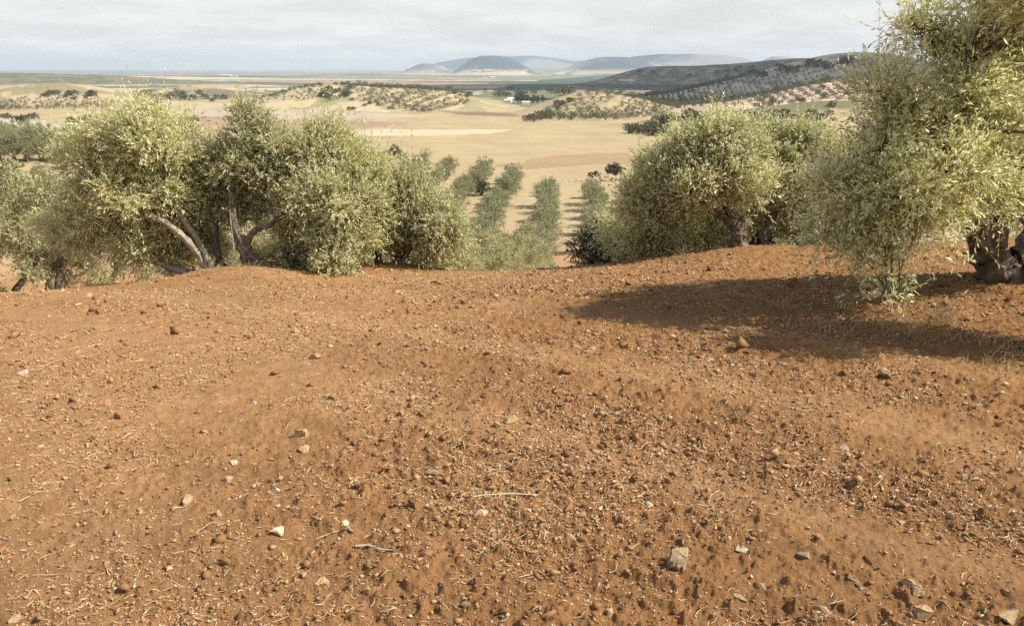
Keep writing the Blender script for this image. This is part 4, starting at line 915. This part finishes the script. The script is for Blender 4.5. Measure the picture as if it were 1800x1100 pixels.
# scrub
def scatter_px(poly, n, smin, smax, kinds, label, group, seed, dmin=60):
    rr = random.Random(seed); xs = [p[0] for p in poly]; ys = [p[1] for p in poly]; k = 0; t = 0; ref = []
    while len(ref) < 150:
        px = rr.uniform(min(xs), max(xs)); py = rr.uniform(min(ys), max(ys))
        if in_poly(np.array([px]), np.array([py]), poly)[0]: ref.append((px, py))
    while k < n and t < n * 30:
        t += 1; px = rr.uniform(min(xs), max(xs)); py = rr.uniform(min(ys), max(ys))
        if not in_poly(np.array([px]), np.array([py]), poly)[0]: continue
        q = G(px, py, dmin); plant(BUSH[rr.choice(kinds)], (q.x, q.y, q.z), rr.uniform(smin, smax), label + ', ' + where(px, py, ref), group + ', ' + where(px, py, ref), parts=False); k += 1
scatter_px([(1093, 236), (1150, 214), (1210, 205), (1330, 204), (1440, 196), (1450, 215), (1300, 232), (1240, 244), (1150, 242)], 60, 1.6, 3.2, [0, 1, 2, 3], 'dark shrub on the dry spur edging the big field', 'shrubs on the dry spur', 1)
scatter_px([(925, 216), (945, 202), (975, 185), (1000, 172), (1010, 178), (985, 196), (965, 215)], 17, 1.8, 3.0, [0, 1, 2], 'dark bush at the left foot of the knoll right of centre', 'bushes at the foot of the right knoll', 2)
scatter_px([(530, 170), (545, 152), (620, 146), (640, 162), (600, 176), (570, 178)], 20, 1.8, 3.4, [0, 1, 2], 'dark bush among the rocks on top of the pale knoll', 'bushes on the left knoll', 3)
scatter_px([(690, 152), (815, 150), (850, 170), (820, 176), (780, 160)], 12, 1.6, 3.2, [0, 1, 3], 'bush on the bare right crest of the pale knoll', 'bushes on the knoll crest', 4)
scatter_px([(0, 208), (40, 206), (80, 212), (84, 216), (0, 215)], 9, 1.8, 3.0, [0, 1, 2], 'dark bush in the hedge along the pale track at the far left', 'hedge bushes at the far left', 5)
scatter_px([(118, 215), (165, 207), (178, 214), (160, 219), (125, 219)], 8, 1.7, 2.8, [0, 1, 2], 'dark bush in the clump beside the pale utility pole', 'bushes beside the pole', 6)
scatter_px([(60, 168), (120, 160), (170, 170), (130, 178)], 12, 2.2, 4.2, [0, 1, 2], 'dark bush on the distant left hill above the slanting rows', 'bushes on the left hill', 7)
scatter_px([(240, 168), (330, 158), (400, 172), (380, 180), (260, 176)], 26, 2.2, 4.5, [0, 1, 2, 3], 'dark scrub bush on the rocky ridge beyond the left crowns', 'scrub on the rocky ridge', 8)
scatter_px([(1320, 208), (1450, 200), (1500, 205), (1450, 225), (1330, 222)], 14, 1.2, 2.0, [1, 2, 3], 'shrub on the reddish bank above the mound tree', 'shrubs on the reddish bank', 9)
scatter_px([(1330, 150), (1345, 180), (1420, 196), (1500, 190), (1480, 150)], 10, 1.8, 3.2, [0, 1], 'large dark bush between the olives of the reddish slope', 'bushes on the reddish slope', 10)
scatter_px([(850, 170), (850, 160), (1000, 158), (1010, 166), (880, 172)], 22, 3.5, 6.5, [0, 1, 2], 'bushy tree in the green belt by the white farmhouse', 'green belt by the farmhouse', 11)
scatter_px([(1080, 128), (1300, 140), (1500, 118), (1490, 104), (1250, 122)], 26, 4.5, 8.0, [0, 1], 'dark tree on the wooded crest of the far right hill', 'trees on the far right crest', 12)
scatter_px([(612, 176), (650, 176), (700, 192), (690, 196), (640, 188)], 8, 1.2, 2.0, [0, 2], 'small dark bush on the whitish bare patch of the knoll', 'bushes on the white patch', 13)
plant(BUSH[0], at(614, 194), 2.3, 'dark bush alone on the field below the white patch, left one', None, False); plant(BUSH[1], at(621, 194), 2.0, 'dark bush alone on the field below the white patch, right one', None, False)
for k, (px, py, s) in enumerate([(910, 182, .95), (918, 182, 1.05), (926, 181, .9), (938, 182, .85), (945, 182, .8), (954, 180, .75)]):
    plant(TALL[k % 2], at(px, py), s, 'tall tree in the clump by the white farmhouse, %s from the left' % ORD[k + 1], 'tall trees by the farmhouse', True)

def box_bm(bm, c, s, rot=0.0):
    r = bmesh.ops.create_cube(bm, size=1.0, matrix=Matrix.Translation(c) @ Matrix.Rotation(rot, 4, 'Z') @ Matrix.Diagonal((*s, 1))); return r
def part(name, fn, mat, root):
    bm = bmesh.new(); fn(bm); me = bpy.data.meshes.new(name); bm.to_mesh(me); bm.free(); me.materials.append(M[mat]); return link(name, me, root)
def house(q, w, d, h, rot, label, cat='house', roof_mat='white', wins=3, name='farmhouse', group=None, rise=0.22):
    root = bpy.data.objects.new(name, None); COL.objects.link(root); root.location = (q[0], q[1], q[2] - 0.2); root.rotation_euler = (0, 0, rot); tag(root, label, cat, group)
    part('wall', lambda bm: box_bm(bm, (0, 0, h / 2), (w, d, h)), 'white', root)
    def rf(bm):
        o = 0.4; z0 = h + 0.01; z1 = h + d * rise
        v = [bm.verts.new(p) for p in [(-w / 2 - o, -d / 2 - o, z0), (w / 2 + o, -d / 2 - o, z0), (w / 2 + o, d / 2 + o, z0), (-w / 2 - o, d / 2 + o, z0), (-w / 2 - o, 0, z1), (w / 2 + o, 0, z1)]]
        for f in [(0, 1, 5, 4), (2, 3, 4, 5), (0, 4, 3), (1, 2, 5), (3, 2, 1, 0)]: bm.faces.new([v[i] for i in f])
    part('roof', rf, roof_mat, root)
    for k in range(wins):
        x = -w / 2 + w * (k + .5) / wins
        if k == wins // 2: part('door', lambda bm: box_bm(bm, (x, -d / 2 - .02, 1.1), (1.2, .08, 2.2)), 'dark', root)
        else: part('window', lambda bm: box_bm(bm, (x, -d / 2 - .02, h * .55), (1.1, .08, 1.2)), 'dark', root)
    return root
house(at(903, 180), 22, 9, 6.5, .1, 'white farmhouse partly hidden by the tall trees at the valley field edge')
house(at(893, 181), 12, 8, 4.5, -.2, 'small white outbuilding left of the farmhouse', 'house')
house(at(924, 184), 12, 7, 4.0, .15, 'small white outbuilding glimpsed under the tall trees')
for px, py, w, d, lab in [(397, 134, 110, 30, 'long white farm shed far out on the left plain'), (412, 135.5, 60, 20, 'second white shed right of the long one far out on the left plain'),
                          (838, 125.5, 110, 40, 'white shed at the foot of the blue mountain, left one'), (858, 125, 130, 40, 'white shed at the foot of the blue mountain, right one'),
                          (866, 137, 60, 25, 'white low building on the plain below the blue mountain'), (852, 138, 28, 20, 'tiny white building left of the low one below the blue mountain'),
                          (985, 132, 110, 40, 'broad white greenhouse on the plain left of the dark grove'), (1102, 143.5, 60, 22, 'white building inside the dark grove on the plain'),
                          (925, 125, 60, 30, 'tiny white building far away right of the blue mountain foot')]:
    q = G(px, py, 1000); house((q.x, q.y, q.z), w, d, max(5.0, q.y * 0.0011), TR.uniform(-.1, .1), lab, 'farm building', 'white', 3, 'farm_shed', rise=0.12)
# utility pole
q = at(162, 216); r_ = bpy.data.objects.new('utility_pole', None); COL.objects.link(r_); r_.location = q; tag(r_, 'pale concrete utility pole beside the dark bushes at the far left', 'utility pole')
part('pole', lambda bm: bmesh.ops.create_cone(bm, cap_ends=True, segments=10, radius1=.28, radius2=.16, depth=9.0, matrix=Matrix.Translation((0, 0, 4.4))), 'metal', r_)
part('crossarm', lambda bm: box_bm(bm, (0, 0, 8.6), (2.2, .12, .14)), 'metal', r_)
for x in (-1, 0, 1): part('insulator', lambda bm: bmesh.ops.create_cone(bm, cap_ends=True, segments=8, radius1=.09, radius2=.05, depth=.35, matrix=Matrix.Translation((x, 0, 8.86))), 'white', r_)
# heap of pale stones under the oak
def heap(bm):
    rg = random.Random(4)
    for _ in range(420):
        a = rg.gauss(0, 1) * 2.6; b_ = rg.gauss(0, .8); h = max(0, .75 * math.exp(-(a / 3.4) ** 2) * math.exp(-(b_ / 1.2) ** 2) * rg.random() ** .6); s = rg.uniform(.14, .42)
        bmesh.ops.create_icosphere(bm, subdivisions=1, radius=s * .5, matrix=Matrix.Translation((a, b_, h)) @ Matrix.Rotation(rg.uniform(0, 3), 4, 'X') @ Matrix.Diagonal((1.3, 1, .7, 1)))
bm = bmesh.new(); heap(bm); me = bpy.data.meshes.new('stone_heap'); bm.to_mesh(me); bm.free(); me.materials.append(M['stone_white'])
o = link('stone_heap', me); o.location = at(1068, 317); o.rotation_euler = (0, 0, .1); o.scale = (1, 1, 1); tag(o, 'long low heap of pale field stones at the foot of the dark oak', 'stone heap', kind='stuff')
plant(BUSH[2], at(1044, 314), .6, 'small bush at the left end of the stone heap', None, False)

# ------------------------------------------------------------------ dry grass under the trees
def tuft(px, py, n, h, spread, seed, label, mat='dry_grass', group=None, q=None, lean=0.35):
    rng = np.random.default_rng(seed); q = q or G(px, py, 1.5, 30); P_ = []
    for _ in range(n):
        a = rng.uniform(0, 6.28); d = spread * rng.random() ** .7; x0, y0 = math.cos(a) * d, math.sin(a) * d; l = h * rng.uniform(.4, 1.1); t = rng.normal(0, lean, 2)
        z0 = float(hbase(q.x + x0, q.y + y0)) - q.z
        pts = [(x0 + t[0] * l * s + t[0] * l * s * s * .6, y0 + t[1] * l * s, z0 + l * s * (1 - .2 * abs(t[0]) * s)) for s in (0, .35, .7, 1)]
        P_.append((np.array(pts), np.array([.0022, .002, .0015, .0007])))
    v, f = tube_arrays(P_, 3); o = link('dry_grass', mesh_np('dry_grass', v, [f], M[mat])); o.location = q; tag(o, label, 'grass tuft', group); return o
tuft(1660, 570, 46, .22, .10, 1, 'tall dry grass tuft in the shade left of the thick trunk')
tuft(1590, 590, 40, .14, .16, 2, 'low dry grass tuft under the drooping branch of the nearest olive')
tuft(1480, 545, 26, .18, .08, 3, 'thin dry stalks in the shade below the nearest crown')
tuft(1378, 545, 14, .17, .05, 4, 'few upright stalks near the left tip of the tree shadow')
tuft(1720, 605, 44, .16, .22, 5, 'straggling dry grass in the shade below the thick trunk')
tuft(1540, 575, 60, .12, .30, 6, 'spreading dull grass patch in the middle of the tree shadow')
tuft(1440, 580, 50, .10, .28, 12, 'sparse dry weeds in the left half of the tree shadow')
tuft(1620, 555, 50, .13, .25, 13, 'dry weeds right below the lowest hanging leaves of the nearest olive')
tuft(430, 490, 34, .30, .10, 7, 'dry grass tuft in front of the gnarled stump', lean=.6)
tuft(470, 500, 60, .14, .35, 8, 'low straw coloured grass patch right of the gnarled stump')
tuft(370, 480, 20, .28, .06, 9, 'few long dry stalks at the foot of the pale leaning stems', lean=.9)
tuft(345, 535, 70, .10, .45, 10, 'flattened dry grass patch on the soil below the left mound')
tuft(450, 535, 24, .13, .16, 11, 'short dry tuft on the soil below the gnarled stump')
tuft(1200, 455, 30, .22, .12, 14, 'dry stalks at the left foot of the right mound')
tuft(1745, 650, 26, .12, .16, 15, 'dry stubble at the lower right edge of the tree shadow')

# ------------------------------------------------------------------ clouds overhead (their shade lies on the right hills)
def cloud(cx, cy_, cz, rx, ry, rz, seed, label):
    rng = np.random.default_rng(seed); bm = bmesh.new()
    for k in range(26):
        a = rng.uniform(0, 6.28); d = rng.random() ** .5; r = rng.uniform(.26, .42)
        bmesh.ops.create_icosphere(bm, subdivisions=3, radius=1, matrix=Matrix.Translation((cx + rx * d * .8 * math.cos(a), cy_ + ry * d * .8 * math.sin(a), cz + rz * rng.uniform(-.1, .5) * (1 - d))) @ Matrix.Diagonal((rx * r, ry * r, rz * rng.uniform(.4, .8), 1)))
    for v in bm.verts:
        n = float(fbm(v.co.x + v.co.z, v.co.y - v.co.z, 160, 4, seed)); v.co += Vector((n, n * .6, n * .5)) * 90
    me = bpy.data.meshes.new('cloud'); bm.to_mesh(me); bm.free(); me.polygons.foreach_set('use_smooth', np.ones(len(me.polygons), bool))
    me.materials.append(M['cloud']); o = link('cloud', me); tag(o, label, 'cloud'); return o
m, nt, b, out = new_mat('cloud_white'); b.inputs['Base Color'].default_value = (.9, .9, .92, 1); b.inputs['Roughness'].default_value = 1
tr = N(nt, 'ShaderNodeBsdfTranslucent'); tr.inputs[0].default_value = (.9, .9, .92, 1); ms = N(nt, 'ShaderNodeMixShader'); ms.inputs[0].default_value = .62
L(nt, b.outputs[0], ms.inputs[1]); L(nt, tr.outputs[0], ms.inputs[2]); L(nt, ms.outputs[0], out.inputs[0]); M['cloud'] = m
def over(x, y, z): return x + sd.x / sd.z * z, y + sd.y / sd.z * z
cx, cy_ = over(720, 1780, 760); cloud(cx, cy_, 760, 560, 640, 130, 1, 'white cumulus cloud over the right hills, outside the frame')
cx, cy_ = over(640, 3500, 980); cloud(cx, cy_, 980, 1100, 820, 170, 2, 'broad white cloud over the dark grove on the plain, outside the frame')

# ------------------------------------------------------------------ haze
m = bpy.data.materials.new('haze'); m.use_nodes = True; nt = m.node_tree; nt.nodes.clear(); out = N(nt, 'ShaderNodeOutputMaterial')
pv = N(nt, 'ShaderNodeVolumePrincipled'); pv.inputs['Color'].default_value = (0.70, 0.83, 1.0, 1); pv.inputs['Density'].default_value = 4.6e-5; pv.inputs['Anisotropy'].default_value = 0.25
L(nt, pv.outputs[0], out.inputs['Volume'])
bm = bmesh.new(); box_bm(bm, (0, 0, 80), (93000, 93000, 520)); me = bpy.data.meshes.new('haze'); bm.to_mesh(me); bm.free(); me.materials.append(m)
tag(link('haze', me), kind='stuff')
